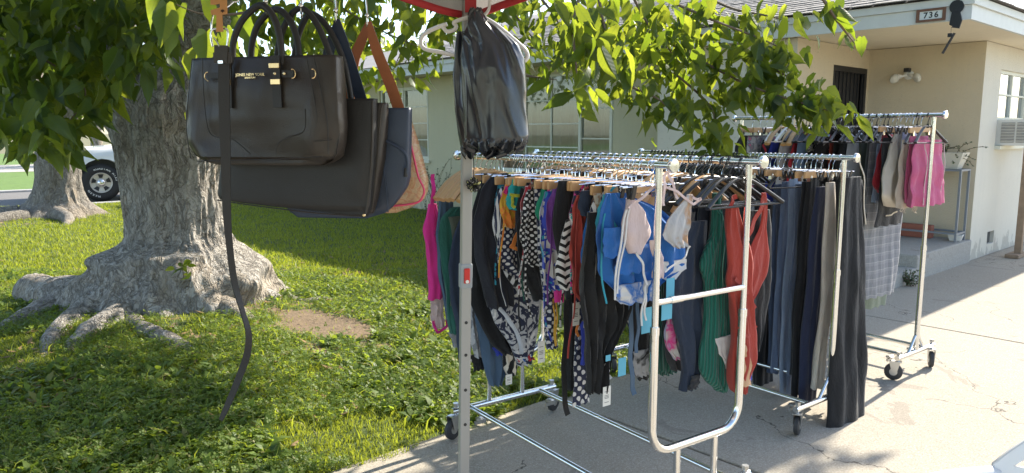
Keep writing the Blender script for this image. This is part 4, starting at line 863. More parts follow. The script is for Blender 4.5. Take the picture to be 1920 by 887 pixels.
G('a', .49, 'tankini', 'narrow navy tankini with white polka dots and yellow drawcords', 'navy+white:dots:1.2', [(347, 1004, 1026), (400, 1003, 1026), (430, 1006, 1026), (480, 1009, 1028), (560, 1018, 1038), (600, 1022, 1044), (652, 1026, 1046)], 'tankini', 'bar', bits=[('strap', [(1031, 558), (1033, 600), (1034, 646)], .006, 'yellow'), ('strap', [(1037, 558), (1037, 600), (1035, 644)], .006, 'yellow')])
G('a', .54, 'swim_bottom', 'tiny bright orange swim bottom peeking out beside the leopard trim', 'orange', [(366, 999, 1012), (385, 996, 1014), (402, 994, 1014)], 'swim bottom', 'clip', wid=30)
G('a', .575, 'swimsuit', 'black swimsuit with leopard print straps', 'black', [(342, 988, 1014), (395, 980, 1018), (420, 968, 1022), (500, 974, 1024), (560, 1000, 1030)], hang='bar', thick=.02, bits=[('piece', [(345, 984, 994), (380, 984, 997), (415, 974, 1000), (430, 980, 994)], 'tan+black+brown:leopard', -.028, 'strap'), ('strap', [(1004, 420), (998, 440), (1003, 452)], .016, 'tan+black+brown:leopard')])
G('a', .64, 'bikini_top', 'teal bandeau bikini top with lime trim and orange band', 'teal', [(336, 960, 984), (352, 955, 986), (376, 950, 985), (392, 953, 978)], 'bikini', 'bar', thick=.02, bits=[('strap', [(954, 340), (970, 342), (986, 352)], .018, 'lime', -.03), ('strap', [(948, 364), (964, 366), (982, 364)], .012, 'lime', -.03), ('strap', [(954, 368), (952, 380), (956, 388)], .012, 'lime', -.03), ('strap', [(984, 372), (976, 415), (966, 458)], .032, 'teal', -.035), ('strap', [(979, 384), (964, 425), (948, 460)], .018, 'orange', -.045), ('strap', [(944, 458), (956, 464), (968, 466)], .014, 'orange', -.045), ('strap', [(966, 470), (965, 500), (968, 560)], .005, 'dgreen', -.05), ('strap', [(970, 360), (975, 385), (982, 398)], .010, 'lime', -.034)])
G('a', .695, 'swim_bottom', 'navy swim bottom with white polka dots under the teal bikini', 'navy+white:dots:1.3', [(405, 950, 990), (440, 936, 992), (480, 930, 1000), (500, 936, 1002), (522, 968, 1000)], 'swim bottom', 'clip', amp=.008)
G('a', .735, 'swimsuit', 'black and white striped swimsuit', 'white+black:stripes:1', [(372, 935, 948), (410, 926, 952), (440, 927, 975), (480, 935, 1000), (510, 944, 1008), (535, 962, 1012), (556, 1000, 1014)], hang='bar', bits=[('strap', [(946, 372), (948, 400), (944, 428)], .020, 'red', -.01)])
G('a', .80, 'swimsuit', 'navy one-piece swimsuit with white palm leaf print', 'navy+lgrey+white:palm', [(345, 930, 970), (420, 915, 985), (500, 908, 1000), (558, 915, 1016), (600, 930, 1013), (640, 956, 1006), (670, 968, 1000), (682, 972, 997)], thick=.02, bits=[('piece', [(664, 966, 996), (676, 968, 996)], 'red+white+blue:floral', -.016, 'trim'), ('tag', 1000, 638, 1013, 675), ('piece', [(560, 918, 926), (590, 940, 948), (625, 960, 968), (660, 970, 978)], 'pale', -.02, 'lining')])
G('a', .785, 'swim_dress', 'dark navy swim dress just right of the canopy leg', 'ink', [(325, 925, 950), (350, 905, 962), (420, 890, 958), (480, 894, 962), (540, 905, 965), (575, 915, 962)], 'swim dress', 'clip', thick=.022, amp=.012)
G('a', .90, 'swimsuit', 'black one-piece swimsuit falling behind the canopy leg', 'black', [(338, 900, 938), (400, 884, 944), (500, 882, 950), (560, 885, 956), (610, 903, 966), (645, 925, 970), (662, 946, 968)], hang='clip', amp=.010)
G('a', .935, 'swimsuit', 'tan and black zebra print swimsuit showing only its hem', 'beige+black:zebra', [(420, 905, 960), (600, 925, 972), (660, 942, 973), (690, 944, 970), (702, 950, 966)], hang='bar', bits=[('tag', 940, 700, 952, 716)])
G('a', .97, 'swimsuit', 'slate blue one-piece swimsuit with a pointed hem', 'slate', [(420, 890, 950), (600, 890, 952), (640, 900, 956), (672, 905, 952), (700, 911, 946), (721, 919, 937)], hang='wood', thick=.022, amp=.009, bits=[('piece', [(646, 918, 946), (662, 924, 942)], 'cobalt', -.026, 'lining')])
G('a', 1.0, 'swimsuit', 'silvery swirl print swimsuit behind the canopy leg', 'lgrey+grey+white+olive:zebra:2', [(430, 868, 905), (600, 878, 912), (640, 882, 916), (668, 890, 912)], hang='wood', bits=[('piece', [(664, 882, 912), (694, 890, 914)], 'black', .004, 'lining')])
G('a', 1.04, 'swimsuit', 'dark teal-navy ruched swimsuit just left of the canopy leg', 'dnavy', [(402, 868, 888), (440, 850, 892), (500, 838, 890), (560, 845, 890), (620, 856, 884), (660, 860, 882), (680, 864, 876)], hang='wood', thick=.02, bits=[('strap', [(868, 405), (866, 380), (862, 360)], .012, 'dnavy'), ('strap', [(876, 440), (866, 480), (868, 540), (866, 580), (872, 640)], .012, 'lgrey+black+white:floral', -.03)])
G('a', 1.085, 'swimsuit', 'green swimsuit with pale lining left of the canopy leg', 'dgreen', [(388, 850, 866), (404, 826, 866), (432, 822, 868), (500, 826, 864), (560, 836, 864), (605, 840, 862), (624, 846, 858)], hang='wood', thick=.02, bits=[('piece', [(572, 848, 862), (600, 846, 860), (618, 848, 856)], 'sage', -.02, 'lining'), ('piece', [(405, 838, 862), (450, 846, 864), (520, 842, 858), (570, 838, 856)], 'olive', -.022, 'panel')])
G('a', 1.125, 'swimsuit', 'steel blue swimsuit behind the green one', 'slate', [(376, 824, 850), (440, 819, 852), (520, 824, 852), (600, 836, 862), (648, 850, 868)], hang='wood', bits=[('piece', [(620, 838, 856), (648, 848, 864)], 'lgrey', -.016, 'lining')])
G('a', 1.17, 'swimsuit', 'hot pink one-piece swimsuit with floral strap at the far left end', 'hot', [(382, 803, 818), (430, 795, 826), (470, 799, 830), (520, 802, 834), (560, 800, 830)], hang='wood', thick=.02, folds=2, bits=[('strap', [(806, 384), (808, 350), (806, 326)], .018, 'hot'), ('strap', [(812, 384), (816, 410), (818, 432)], .008, 'hot'), ('piece', [(556, 806, 830), (600, 809, 834), (616, 812, 833)], 'blush', .0, 'lining'), ('strap', [(808, 600), (816, 621), (832, 610), (834, 596)], .012, 'hot'), ('strap', [(812, 432), (820, 448), (822, 470), (832, 500), (832, 520)], .026, 'hot+navy+yellow+teal:floral:2', -.03)])
# ---- far rail of the front rack
G('b', .03, 'swimsuit', 'coral red halter swimsuit twisted on the end hanger', 'coral', [(388, 1366, 1380), (430, 1365, 1392), (460, 1366, 1402), (495, 1368, 1407), (525, 1362, 1404), (560, 1374, 1406), (600, 1376, 1412), (635, 1376, 1416), (680, 1371, 1417), (712, 1374, 1400), (734, 1381, 1393)], hang='black', thick=.03, folds=2.5, amp=.012, bits=[
    ('piece', [(362, 1432, 1440), (400, 1432, 1441), (432, 1430, 1441), (452, 1418, 1445), (482, 1404, 1447), (520, 1402, 1443), (552, 1401, 1428), (582, 1400, 1405)], 'coral', .012, 'cup'), ('strap', [(1434, 366), (1424, 395), (1408, 430), (1402, 450)], .020, 'coral', .0), ('strap', [(1371, 392), (1373, 375), (1380, 368)], .018, 'coral', .0), ('piece', [(640, 1376, 1386), (670, 1378, 1398), (720, 1380, 1396)], 'peach', -.024, 'lining'), ('strap', [(1368, 520), (1388, 540), (1404, 575)], .014, 'coral', -.026), ('strap', [(1374, 610), (1392, 628), (1406, 608)], .012, 'coral', -.026)])
G('b', .085, 'mesh_top', 'black sheer top hanging behind the coral swimsuit', 'black', [(395, 1392, 1442), (480, 1394, 1448), (560, 1398, 1444), (620, 1402, 1432), (656, 1408, 1418)], 'top', 'black', bits=[('piece', [(630, 1398, 1412), (690, 1396, 1416), (714, 1400, 1412)], 'cobalt', .01, 'sash')])
G('b', .115, 'swimsuit', 'green ribbed one-piece swimsuit with pale lining', 'green:rib', [(362, 1341, 1350), (400, 1338, 1352), (440, 1335, 1360), (465, 1322, 1362), (495, 1312, 1362), (522, 1322, 1357), (560, 1320, 1362), (600, 1318, 1362), (628, 1316, 1366), (655, 1311, 1371), (690, 1312, 1367), (715, 1328, 1358), (731, 1346, 1356)], hang='black', thick=.026, bits=[
    ('piece', [(628, 1328, 1366), (650, 1336, 1362), (668, 1344, 1358), (686, 1351, 1356)], 'white', -.03, 'lining'), ('strap', [(1345, 365), (1338, 385), (1342, 400)], .014, 'green:rib'), ('piece', [(690, 1358, 1364), (730, 1357, 1366)], 'hot', .01, 'tie')])
G('b', .165, 'swimsuit', 'dark navy one-piece swimsuit with twisted waist beside the green ribbed one', 'dnavy', [(415, 1288, 1325), (450, 1262, 1326), (500, 1256, 1326), (560, 1254, 1323), (600, 1264, 1318), (650, 1276, 1314), (690, 1280, 1312), (728, 1275, 1302)], hang='black', thick=.024, amp=.012, bits=[('piece', [(700, 1286, 1300), (724, 1280, 1298)], 'charcoal', -.03, 'lining')])
G('b', .215, 'swimsuit', 'white swimsuit with pink watercolour flowers', 'white+white+hot+lav:tie', [(420, 1262, 1310), (590, 1252, 1290), (620, 1245, 1285), (650, 1251, 1285), (672, 1266, 1283)], hang='black')
G('b', .27, 'swimsuit', 'charcoal swimsuit between the floral and dark green ones', 'charcoal', [(400, 1245, 1305), (600, 1240, 1290), (670, 1250, 1284), (692, 1262, 1280)], hang='black')
G('b', .335, 'swimsuit', 'dark green ribbed swim bottom behind the near post', 'dgreen:rib', [(420, 1232, 1290), (560, 1224, 1270), (610, 1226, 1256), (650, 1228, 1260), (694, 1226, 1266), (699, 1244, 1264)], hang='wood')
G('b', .40, 'swimsuit', 'black swimsuit with grey swirl hem low behind the near post', 'black', [(400, 1190, 1260), (560, 1180, 1240), (640, 1182, 1236), (690, 1186, 1232), (708, 1200, 1228)], hang='wood', bits=[('piece', [(655, 1180, 1208), (690, 1182, 1212), (702, 1188, 1208)], 'grey+lgrey+black:tie', -.02, 'hem')])
for i, t in enumerate((.46, .54, .62, .70, .79, .88, .97, 1.06, 1.15)):
    rk, x = RAILS['b']; key = ['black', 'ink', 'dnavy', 'black', 'charcoal', 'rust', 'ink', 'dgreen', 'black'][i]; zb = -.62 - .12 * ((i * 7) % 4) / 3
    o = cloth('swimsuit', [(-.11, -.10, .10), (-.2, -.15, .15), (-.34, -.125, .125), (-.45, -.145, .145), (zb + .10, -.10, .10), (zb, -.035, .035)], fab(key), None, seed=i, thick=.034)
    o.location = rail_pt('b', t); o.rotation_euler = (0, 0, rk.ang)
    lab = {'rust': 'rust-coloured swimsuit deep inside the front rack', 'dgreen': 'dark green swimsuit deep inside the front rack', 'charcoal': 'charcoal swimsuit deep inside the front rack'}.get(key, 'dark swimsuit packed deep inside the front double rack')
    tag(o, lab, 'swimsuit', 'dark swimsuits packed inside the front rack' if lab.startswith('dark swim') else None); hanger('wood' if i % 3 else 'clip', 'b', t)
small = [(.095, 'aqua', 'aqua'), (.15, 'navy+white:stripes:1.6', 'navy and white striped'), (.19, 'black', 'plain black'), (.23, 'coral', 'coral'), (.262, 'navy+hot+teal+white:floral:1.5', 'multicoloured floral'), (.335, 'white+black+tan:leopard', 'leopard spotted'), (.365, 'purple', 'purple'), (.425, 'white+cobalt+aqua:floral', 'blue and white floral'), (.47, 'emerald', 'emerald green'), (.515, 'black+white:dots:1.6', 'black dotted'), (.555, 'red+white+navy:floral:1.4', 'red floral'), (.61, 'ink', 'inky navy'), (.665, 'yellow+orange+hot:floral', 'sunny orange floral'), (.715, 'white+navy:stripes:2', 'thin striped'), (.76, 'aqua+navy+white:palm', 'turquoise leaf print')]
sr = random.Random(17)
for i, (t, key, col) in enumerate(small):
    x0 = -.185 + .02 * (i % 3); z0 = -.095 - .012 * (i % 2); low = [0, .12, .05, .2][i % 4]; rk, _x = RAILS['a']
    o = cloth('bikini_top', [(z0, x0 + .03, x0 + .06), (z0 - .045, x0 + .008, x0 + .12), (z0 - .10 - low * .4, x0, x0 + .19), (z0 - .14 - low, x0 + .02, x0 + .18), (z0 - .17 - low, x0 + .05, x0 + .13)], fab(key), None, thick=.012, folds=sr.uniform(3, 6), amp=.011, seed=300 + i)
    o.location = rail_pt('a', t); o.rotation_euler = (0, 0, rk.ang); tag(o, col + ' bikini piece clipped on the near rail of the front rack', 'bikini')
    strip('tie', [(x0 + .02, z0 - .06), (x0 + .005, z0 - .2 - low), (x0 + .03 * sr.uniform(-1, 1.5), z0 - .36 - low)], .006, fab(key), o, -.02); strip('tie', [(x0 + .16, z0 - .12 - low), (x0 + .15, z0 - .25 - low), (x0 + .17, z0 - .34 - low)], .006, fab(key), o, -.02)
    strip('strap', [(x0 + .045, z0 - .01), (x0 + .07, z0 + .025), (x0 + .12, z0 + .02)], .008, fab(key), o, -.006)
for t in (.02, .105, .145, .225, .26, .35, .37, .425, .47, .52, .61, .665, .72, .77, .83): hanger('clip' if hr.random() < .6 else 'bar', 'a', t)
for t in (.12, .185, .25, .30, .37, .43, .5, .58, .66, .74, .84, .93, 1.02, 1.1, 1.19): hanger('wood' if hr.random() < .55 else 'clip', 'b', t)

# ---- middle rack: jeans and trousers
TR = 'trousers'
G('c', .018, 'trousers', 'black wide-leg trousers nearest the end of the middle rack, hem near the ground', 'black', [(332, 1580, 1614), (380, 1574, 1614), (450, 1570, 1617), (560, 1561, 1615), (650, 1551, 1612), (720, 1541, 1608), (770, 1534, 1604), (798, 1530, 1602)], TR, 'clip', lean=-.06, thick=.028, folds=3, amp=.012, bits=[('strap', [(1614, 340), (1616, 480), (1613, 600), (1610, 664)], .026, 'corn', .05), ('strap', [(1604, 300), (1612, 340), (1614, 420)], .008, 'cream')])
G('c', .075, 'lace_top', 'black lace top crumpled at the rail end of the middle rack', 'black', [(338, 1586, 1616), (380, 1580, 1618), (420, 1590, 1618), (442, 1598, 1612)], 'top', 'clip', amp=.016, bits=[('piece', [(335, 1578, 1600), (350, 1576, 1602), (362, 1582, 1596)], 'lgrey+cream+steel:floral', -.02, 'cup')])
G('c', .115, 'trousers', 'beige linen trousers between black and navy pairs', 'beige', [(342, 1548, 1564), (420, 1545, 1566), (500, 1541, 1564), (600, 1536, 1557), (690, 1528, 1545), (726, 1524, 1541)], TR, 'bar', thick=.022, folds=2)
G('c', .17, 'trousers', 'navy blue trousers left of the beige pair', 'navy', [(350, 1530, 1554), (420, 1522, 1550), (520, 1513, 1544), (620, 1506, 1536), (700, 1500, 1530), (753, 1498, 1527)], TR, 'bar', thick=.022)
G('c', .225, 'trousers', 'black trousers hung tall beside the navy pair', 'black', [(315, 1516, 1534), (400, 1508, 1534), (520, 1497, 1526), (620, 1490, 1518), (720, 1484, 1508), (740, 1485, 1504)], TR, 'clip')
G('c', .27, 'trousers', 'charcoal trousers next to the dark jeans', 'charcoal', [(340, 1504, 1524), (450, 1497, 1520), (560, 1490, 1512), (700, 1482, 1504)], TR, 'bar', wid=24)
G('c', .32, 'jeans', 'dark washed blue jeans with ripped thigh', 'denimD+denimM:denim', [(345, 1493, 1514), (450, 1489, 1512), (560, 1480, 1502), (640, 1477, 1498), (735, 1475, 1492)], 'jeans', 'bar', wid=24)
G('c', .375, 'jeans', 'light washed blue jeans with frayed hem', 'denimM+denimL:denim', [(335, 1482, 1502), (450, 1475, 1498), (560, 1466, 1488), (660, 1462, 1480), (738, 1464, 1476)], 'jeans', 'clip', wid=22)
G('c', .43, 'jeans', 'mid-blue jeans left of the light pair', 'denim+denimM:denim', [(340, 1466, 1492), (420, 1463, 1490), (560, 1454, 1478), (690, 1446, 1468), (698, 1447, 1466)], 'jeans', 'bar', wid=26)
G('c', .485, 'jeans', 'dark indigo jeans behind the coral swimsuit', 'denimD+denim:denim', [(345, 1450, 1478), (500, 1446, 1470), (640, 1442, 1464), (696, 1440, 1460)], 'jeans', 'clip', wid=28)
G('c', .54, 'trousers', 'black straight trousers farther along the middle rack', 'black', [(380, 1432, 1470), (560, 1422, 1460), (700, 1414, 1446), (742, 1413, 1442)], TR, 'black', wid=34)
G('c', .60, 'trousers', 'black velvet trousers with a zip behind the coral swimsuit', 'ink', [(380, 1418, 1455), (560, 1410, 1450), (690, 1408, 1440)], TR, 'black', wid=36)
for i, t in enumerate((.68, .76, .84, .92, 1.0, 1.08, 1.16)):
    rk, x = RAILS['c']; o = cloth('trousers', [(-.10, -.11, .09), (-.5, -.12, .09), (-1.0 + .04 * (i % 3), -.11, .07)], fab(['black', 'ink', 'dnavy', 'charcoal'][i % 4]), None, seed=40 + i, thick=.036); o.location = rail_pt('c', t); o.rotation_euler = (0, 0, rk.ang)
    tag(o, 'dark trousers at the far end of the middle rack', TR, 'dark trousers at the far end of the middle rack')
for k in range(24): hanger('black', 'c', .62 + k * .0255)
for t in (.055, .145, .2, .25, .30, .35, .40, .46, .51, .57): hanger('clip' if hr.random() < .5 else 'black', 'c', t)
# ---- rear rack
SH = 'shorts'
G('d', .07, 'shorts', 'bright pink terry shorts with pale side seams at the rack end', 'rose', [(262, 1716, 1762), (280, 1710, 1766), (330, 1707, 1768), (384, 1704, 1766)], SH, 'bar', thick=.03, folds=4, amp=.012, bits=[('strap', [(1722, 268), (1726, 310), (1718, 384)], .006, 'blush', -.036), ('strap', [(1760, 268), (1758, 320), (1750, 384)], .006, 'blush', -.036)])
G('d', .115, 'shorts', 'deeper pink shorts tucked behind the bright pink pair', 'rose', [(255, 1706, 1740), (300, 1702, 1740), (378, 1696, 1740)], SH, 'clip', thick=.02)
G('d', .155, 'shorts', 'cream cut-off shorts with frayed hem', 'cream', [(262, 1692, 1712), (300, 1688, 1716), (360, 1682, 1722), (388, 1681, 1722)], SH, 'clip', folds=4, amp=.009, bits=[('strap', [(1684 + 5 * k, 384), (1684 + 5 * k + (k % 3 - 1) * 2, 392), (1683 + 5 * k, 397 + (k * 5) % 4)], .005, 'cream', -.02 + .008 * (k % 4)) for k in range(8)])
G('d', .19, 'blouse', 'pale lavender blouse between pink and beige shorts', 'lav', [(248, 1692, 1708), (290, 1690, 1708), (340, 1692, 1706)], 'blouse', 'clip', wid=26)
G('d', .235, 'shorts', 'beige linen shorts with wide legs', 'beige', [(234, 1683, 1692), (262, 1675, 1700), (300, 1666, 1701), (345, 1656, 1700), (366, 1652, 1698), (386, 1664, 1692)], SH, 'bar', thick=.03, folds=3, amp=.011)
G('d', .285, 'shorts', 'black denim shorts with frayed hem', 'charcoal', [(258, 1658, 1690), (320, 1650, 1692), (390, 1645, 1692), (422, 1640, 1688)], SH, 'black', bits=[('strap', [(1652, 404), (1662, 402), (1672, 396)], .008, 'cream', -.03)])
G('d', .33, 'vest_top', 'crimson vest top with pointed hem', 'red', [(252, 1654, 1676), (290, 1648, 1672), (325, 1640, 1664), (345, 1639, 1662), (362, 1650, 1664)], 'top', 'black', wid=12)
G('d', .375, 'shorts', 'blue denim shorts with turned hem', 'denimM+denimL:denim', [(250, 1648, 1668), (300, 1641, 1664), (378, 1636, 1660)], SH, 'black', wid=24, bits=[('strap', [(1636, 377), (1644, 380), (1652, 378)], .012, 'pale', -.02)])
G('d', .41, 'trousers', 'grey plaid pyjama trousers hanging lowest on the rear rack', 'grey+slateg+lgrey:plaid', [(262, 1632, 1690), (400, 1622, 1690), (470, 1619, 1686), (520, 1620, 1678), (554, 1622, 1672)], TR, 'clip', thick=.024, folds=4)
G('d', .44, 'skirt', 'black skirt beside the grey trousers on the rear rack', 'black', [(255, 1634, 1660), (320, 1630, 1660), (425, 1622, 1662)], 'skirt', 'black', wid=28)
G('d', .475, 'trousers', 'mid-grey trousers on the rear rack', 'grey', [(245, 1628, 1646), (330, 1620, 1642), (430, 1614, 1636)], TR, 'black', wid=24, to=520)
G('d', .505, 'trousers', 'sage green trousers showing below the plaid pair', 'sage', [(260, 1630, 1680), (540, 1622, 1662), (575, 1622, 1660)], TR, 'clip', wid=34)
G('d', .54, 'trousers', 'olive grey trousers on the rear rack', 'olive', [(252, 1612, 1634), (340, 1611, 1632)], TR, 'black', wid=26, to=460)
tops = [(.59, 'shirt', 'pale blue shirt on the rear rack', 'pale', [(240, 1598, 1608), (270, 1590, 1606), (320, 1582, 1604)], 'black'), (.64, 'jacket', 'black jacket left of the pale blue shirt', 'black', [(250, 1582, 1598), (300, 1566, 1592)], 'black'), (.685, 'dress', 'charcoal dress with pink straps', 'charcoal', [(240, 1568, 1584), (300, 1561, 1580)], 'black'), (.725, 'dress', 'rust red sleeveless dress under the leaf tips', 'rust', [(240, 1557, 1567), (295, 1553, 1566)], 'clip'),
        (.775, 'top', 'black printed top with pale flowers on the rear rack', 'black+black+lgrey:floral', [(256, 1538, 1562), (300, 1521, 1556)], 'black'), (.825, 'top', 'black and cream spotted top on the rear rack', 'black+cream+black:leopard', [(262, 1521, 1538), (295, 1512, 1534)], 'wood'), (.875, 'shirt', 'denim blue shirt with wide shoulders', 'sky', [(246, 1508, 1518), (262, 1498, 1520), (300, 1489, 1516)], 'wood'),
        (.915, 'top', 'scarlet top beside the denim blue shirt', 'red', [(250, 1499, 1508), (268, 1488, 1502), (300, 1476, 1492)], 'white'), (.965, 'sweater', 'pale grey sweater on the rear rack', 'lgrey', [(258, 1476, 1492), (272, 1462, 1488), (300, 1455, 1482)], 'wood'), (1.005, 'hoodie', 'black hoodie with dark collar on the rear rack', 'charcoal', [(243, 1478, 1496), (262, 1462, 1500), (300, 1456, 1498)], 'white'),
        (1.055, 'top', 'royal blue top with white trim', 'cobalt', [(266, 1446, 1458), (300, 1436, 1456)], 'clip'), (1.10, 'top', 'black top with a scarlet stripe near the far end', 'black', [(262, 1432, 1446), (300, 1420, 1442)], 'bar'), (1.15, 'top', 'grey floral top near the far end of the rear rack', 'lgrey+grey+rose:floral', [(256, 1402, 1414), (300, 1401, 1414)], 'bar'), (1.21, 't_shirt', 'black t-shirt at the far end of the rear rack', 'black', [(254, 1390, 1402), (272, 1378, 1404), (300, 1375, 1406)], 'bar')]
for t, nm, lb, key, rw, hg in tops: G('d', t, nm, lb, key, rw, 'dress' if nm == 'dress' else 'top', hg, wid=58, to=430, thick=.022, bits=[('strap', [(1424, 270), (1428, 285), (1424, 300)], .018, 'red', -.03)] if 'scarlet stripe' in lb else ([('strap', [(1564, 255), (1576, 262), (1570, 300)], .008, 'hot', -.03)] if 'pink straps' in lb else ()))
for t in (.03, .09, .135, .21, .26, .31, .36, .395, .46, .52, .565, .615, .66, .705, .75, .80, .85): hanger('black' if hr.random() < .6 else 'clip', 'd', t)
# ================================================================ canopy whose corner leg stands left of the front rack
M_LEG = plain('grey_powder_steel', (.34, .33, .31), .42, .25, vary=.08, vscale=5, bump=.05)
M_RED = plain('red_webbing', (.42, .025, .03), .6, vary=.12); M_CANV = fabric('grey_canopy_cloth', [(.34, .32, .30)], transl=.25)
M_REDP = plain('red_plastic', (.55, .02, .015), .3); M_GREYP = plain('grey_plastic', (.30, .32, .33), .45)
LEG = Vector((-.135, 2.40, 0)); CA = R(42); CU = -Vector((math.cos(CA), math.sin(CA), 0)); CV = Vector((math.sin(CA), -math.cos(CA), 0))   # the two sides leaving this corner
can = thing('canopy', (0, 0, 0), 0, 'pop-up canopy with red-trimmed grey valance and grey steel corner leg', 'canopy')
S = 3.0; ZB = 1.98
corner = [LEG, LEG + CU * S, LEG + CU * S + CV * S, LEG + CV * S]
for i, c in enumerate(corner):
    b = c + (Vector((-.035, -.02, 0)) if i == 0 else Vector((0, 0, 0)))
    m = MB(); lx = (Vector((.96, .28, 0)), Vector((-.28, .96, 0))); ax3 = (c + Z3 * 2.0 - b).normalized()
    m.box((b + c + Z3 * 2.0) / 2, (.0165, .0165, 1.0), (lx[0], lx[1], ax3)); lg = m.build('leg', M_LEG, can, bevel=.003)
    if i == 0:
        def on_leg(z, b=b, c=c): return b + (c + Z3 * 2.0 - b) * (z / 2.0)
        zq = .985; m = MB(); m.box(on_leg(zq), (.020, .020, .042), (lx[0], lx[1], ax3)); br = m.build('slider_bracket', M_GREYP, lg, bevel=.006)
        m = MB(); m.box(on_leg(zq + .002) - lx[1] * .021, (.0095, .005, .025), (lx[0], lx[1], ax3)); bt = m.build('release_button', M_REDP, br, bevel=.003)
        m = MB(); m.lathe([(.004, 0), (.006, .002), (.001, .003)], 10, on_leg(zq - .016) - lx[1] * .026, (lx[0], ax3, -lx[1])); m.build('button_stud', M_WHITEP, bt, True)
        for z in (.83, .72, .60, .48):
            m = MB(); m.lathe([(.0055, 0), (.0055, .0008)], 12, on_leg(z) - lx[1] * .0166, (lx[0], ax3, -lx[1])); m.build('pin_hole', M_BLACK, lg)
    m = MB(); m.box(b + Z3 * .004, (.05, .05, .005), (lx[0], lx[1], Z3)); m.build('foot_plate', M_LEG, can)
def truss(a, b):
    m = MB(); k = 6
    for i in range(k // 2):
        p, q = a + (b - a) * (2 * i / k), a + (b - a) * ((2 * i + 2) / k)
        for z0, z1 in ((ZB - .02, ZB + .30), (ZB + .30, ZB - .02)):
            d = (q + Z3 * z1) - (p + Z3 * z0); m.box((p + q) / 2 + Z3 * (z0 + z1) / 2, (d.length / 2, .007, .013), (d.normalized(), d.normalized().cross(Z3).normalized(), d.normalized().cross(Z3).cross(d.normalized()).normalized()))
    return m
for i in range(4): truss(corner[i], corner[(i + 1) % 4]).build('truss', M_LEG, can)
m = MB(); hb0, hb1 = LEG + CU * .02, LEG + CU * (S - .02); m.tube([hb0 + Z3 * (ZB - .035), hb1 + Z3 * (ZB - .035)], .010, 10); m.build('hanging_bar', M_LEG, can, True)
# red corner strap, roof cloth, scalloped valance with red binding
m = MB(); m.box(LEG + Z3 * 2.02 + (lx[1] * -.024), (.018, .0015, .20), (lx[0], lx[1], Z3)); m.build('corner_strap', M_RED, can)
peak = LEG + CU * S / 2 + CV * S / 2 + Z3 * 3.15; V = []; top = [c + Z3 * 2.36 for c in corner]; N = 14
for i in range(4):
    for a in range(N + 1):
        for bq in range(N + 1):
            e = top[i] + (top[(i + 1) % 4] - top[i]) * (a / N); f = bq / N; p = e + (peak - e) * f; p = p - Z3 * .10 * math.sin(math.pi * f) * (.3 + math.sin(math.pi * a / N)); V.append(p)
F = [(i * (N + 1) ** 2 + a * (N + 1) + b, i * (N + 1) ** 2 + (a + 1) * (N + 1) + b, i * (N + 1) ** 2 + (a + 1) * (N + 1) + b + 1, i * (N + 1) ** 2 + a * (N + 1) + b + 1) for i in range(4) for a in range(N) for b in range(N)]
V = np.array([tuple(p) for p in V]); mesh_np('roof_cloth', V, np.array(F), M_CANV, can, uv=V[:, :2], smooth=True)
def val_z(a): a = min(a, S - a); return 1.808 + .12 * (1 - math.exp(-(a / .6) ** 1.5))     # lower edge of the valance
for i in range(4):
    p0, p1 = corner[i], corner[(i + 1) % 4]; dr = (p1 - p0) / S; outw = dr.cross(Z3); cen = (corner[0] + corner[2]) / 2
    if (p0 + p1).dot(outw) / 2 < cen.dot(outw): outw = -outw
    V = []; W = []; N = 60
    for k in range(N + 1):
        a = S * k / N; z = val_z(a); q = p0 + dr * a + outw * (.022 + .006 * math.sin(a * 19)); V += [q + Z3 * z, q + Z3 * 2.365 - outw * .018]
        W += [q + outw * .003 + Z3 * (z - .001), q + outw * .003 + Z3 * (z + .021), q - outw * .003 + Z3 * (z + .021), q - outw * .003 + Z3 * (z - .001)]
    V = np.array([tuple(q) for q in V]); va = mesh_np('valance', V, np.array([(2 * k, 2 * k + 2, 2 * k + 3, 2 * k + 1) for k in range(N)]), M_CANV, can, uv=np.stack([np.hypot(V[:, 0], V[:, 1]), V[:, 2]], 1), smooth=True)
    W = np.array([tuple(q) for q in W]); mesh_np('red_binding', W, np.array([(4 * k + j, 4 * k + 4 + j, 4 * k + 4 + (j + 1) % 4, 4 * k + (j + 1) % 4) for k in range(N) for j in range(4)]), M_RED, va)
# ================================================================ handbags, belt, plastic sack on the canopy
def m_leather(name, col, rough=.45):
    n = NT(name); co = n.coord(); v = n.n('TexVoronoi', {'Vector': co, 'Scale': 420}).outputs[0]; w_ = n.noise(co, 16, 5, .6, .5)
    return n.done(n.mix(w_, tuple(q * .8 for q in col), tuple(q * 1.3 for q in col)), n.math('MULTIPLY_ADD', w_, .2, rough - .1), 0, n.bump(n.math('ADD', n.math('MULTIPLY', v, .25), w_), .35, .004), spec=.5)
M_BLEA = m_leather('black_leather', (.026, .020, .016), .36); M_BLEA2 = m_leather('matt_black_leather', (.014, .013, .013), .5); M_NAVY = m_leather('navy_leather', (.022, .034, .062), .42); M_TANL = m_leather('tan_leather', (.30, .095, .03), .5)
M_GOLD = plain('pale_gold', (.80, .60, .34), .25, 1.0, vary=.06); M_STRW = plain('black_webbing', (.02, .02, .021), .7, bump=.2, bscale=300)
class Frame:
    """vertical plane through a hook, its width axis turned by a degrees"""
    def __init__(s, t=None, a=-14, base=None):
        s.p = base if base is not None else LEG + CU * t; s.w = Vector((math.cos(R(a)), math.sin(R(a)), 0)); s.n = Vector((-s.w.y, s.w.x, 0)); s.a = R(a)
    def q(s, px, py): v = on_plane(px, py, s.p, s.n) - s.p; return v.dot(s.w), v.z
    def p3(s, px, py, dy=0.0): x, z = s.q(px, py); return Vector((x, dy, z))
    def rows(s, rw): return [(s.q((a + b) / 2, y)[1], s.q(a, y)[0], s.q(b, y)[0]) for y, a, b in rw]
    def root(s, name, label, cat, group=None): return thing(name, s.p, s.a, label, cat, group)
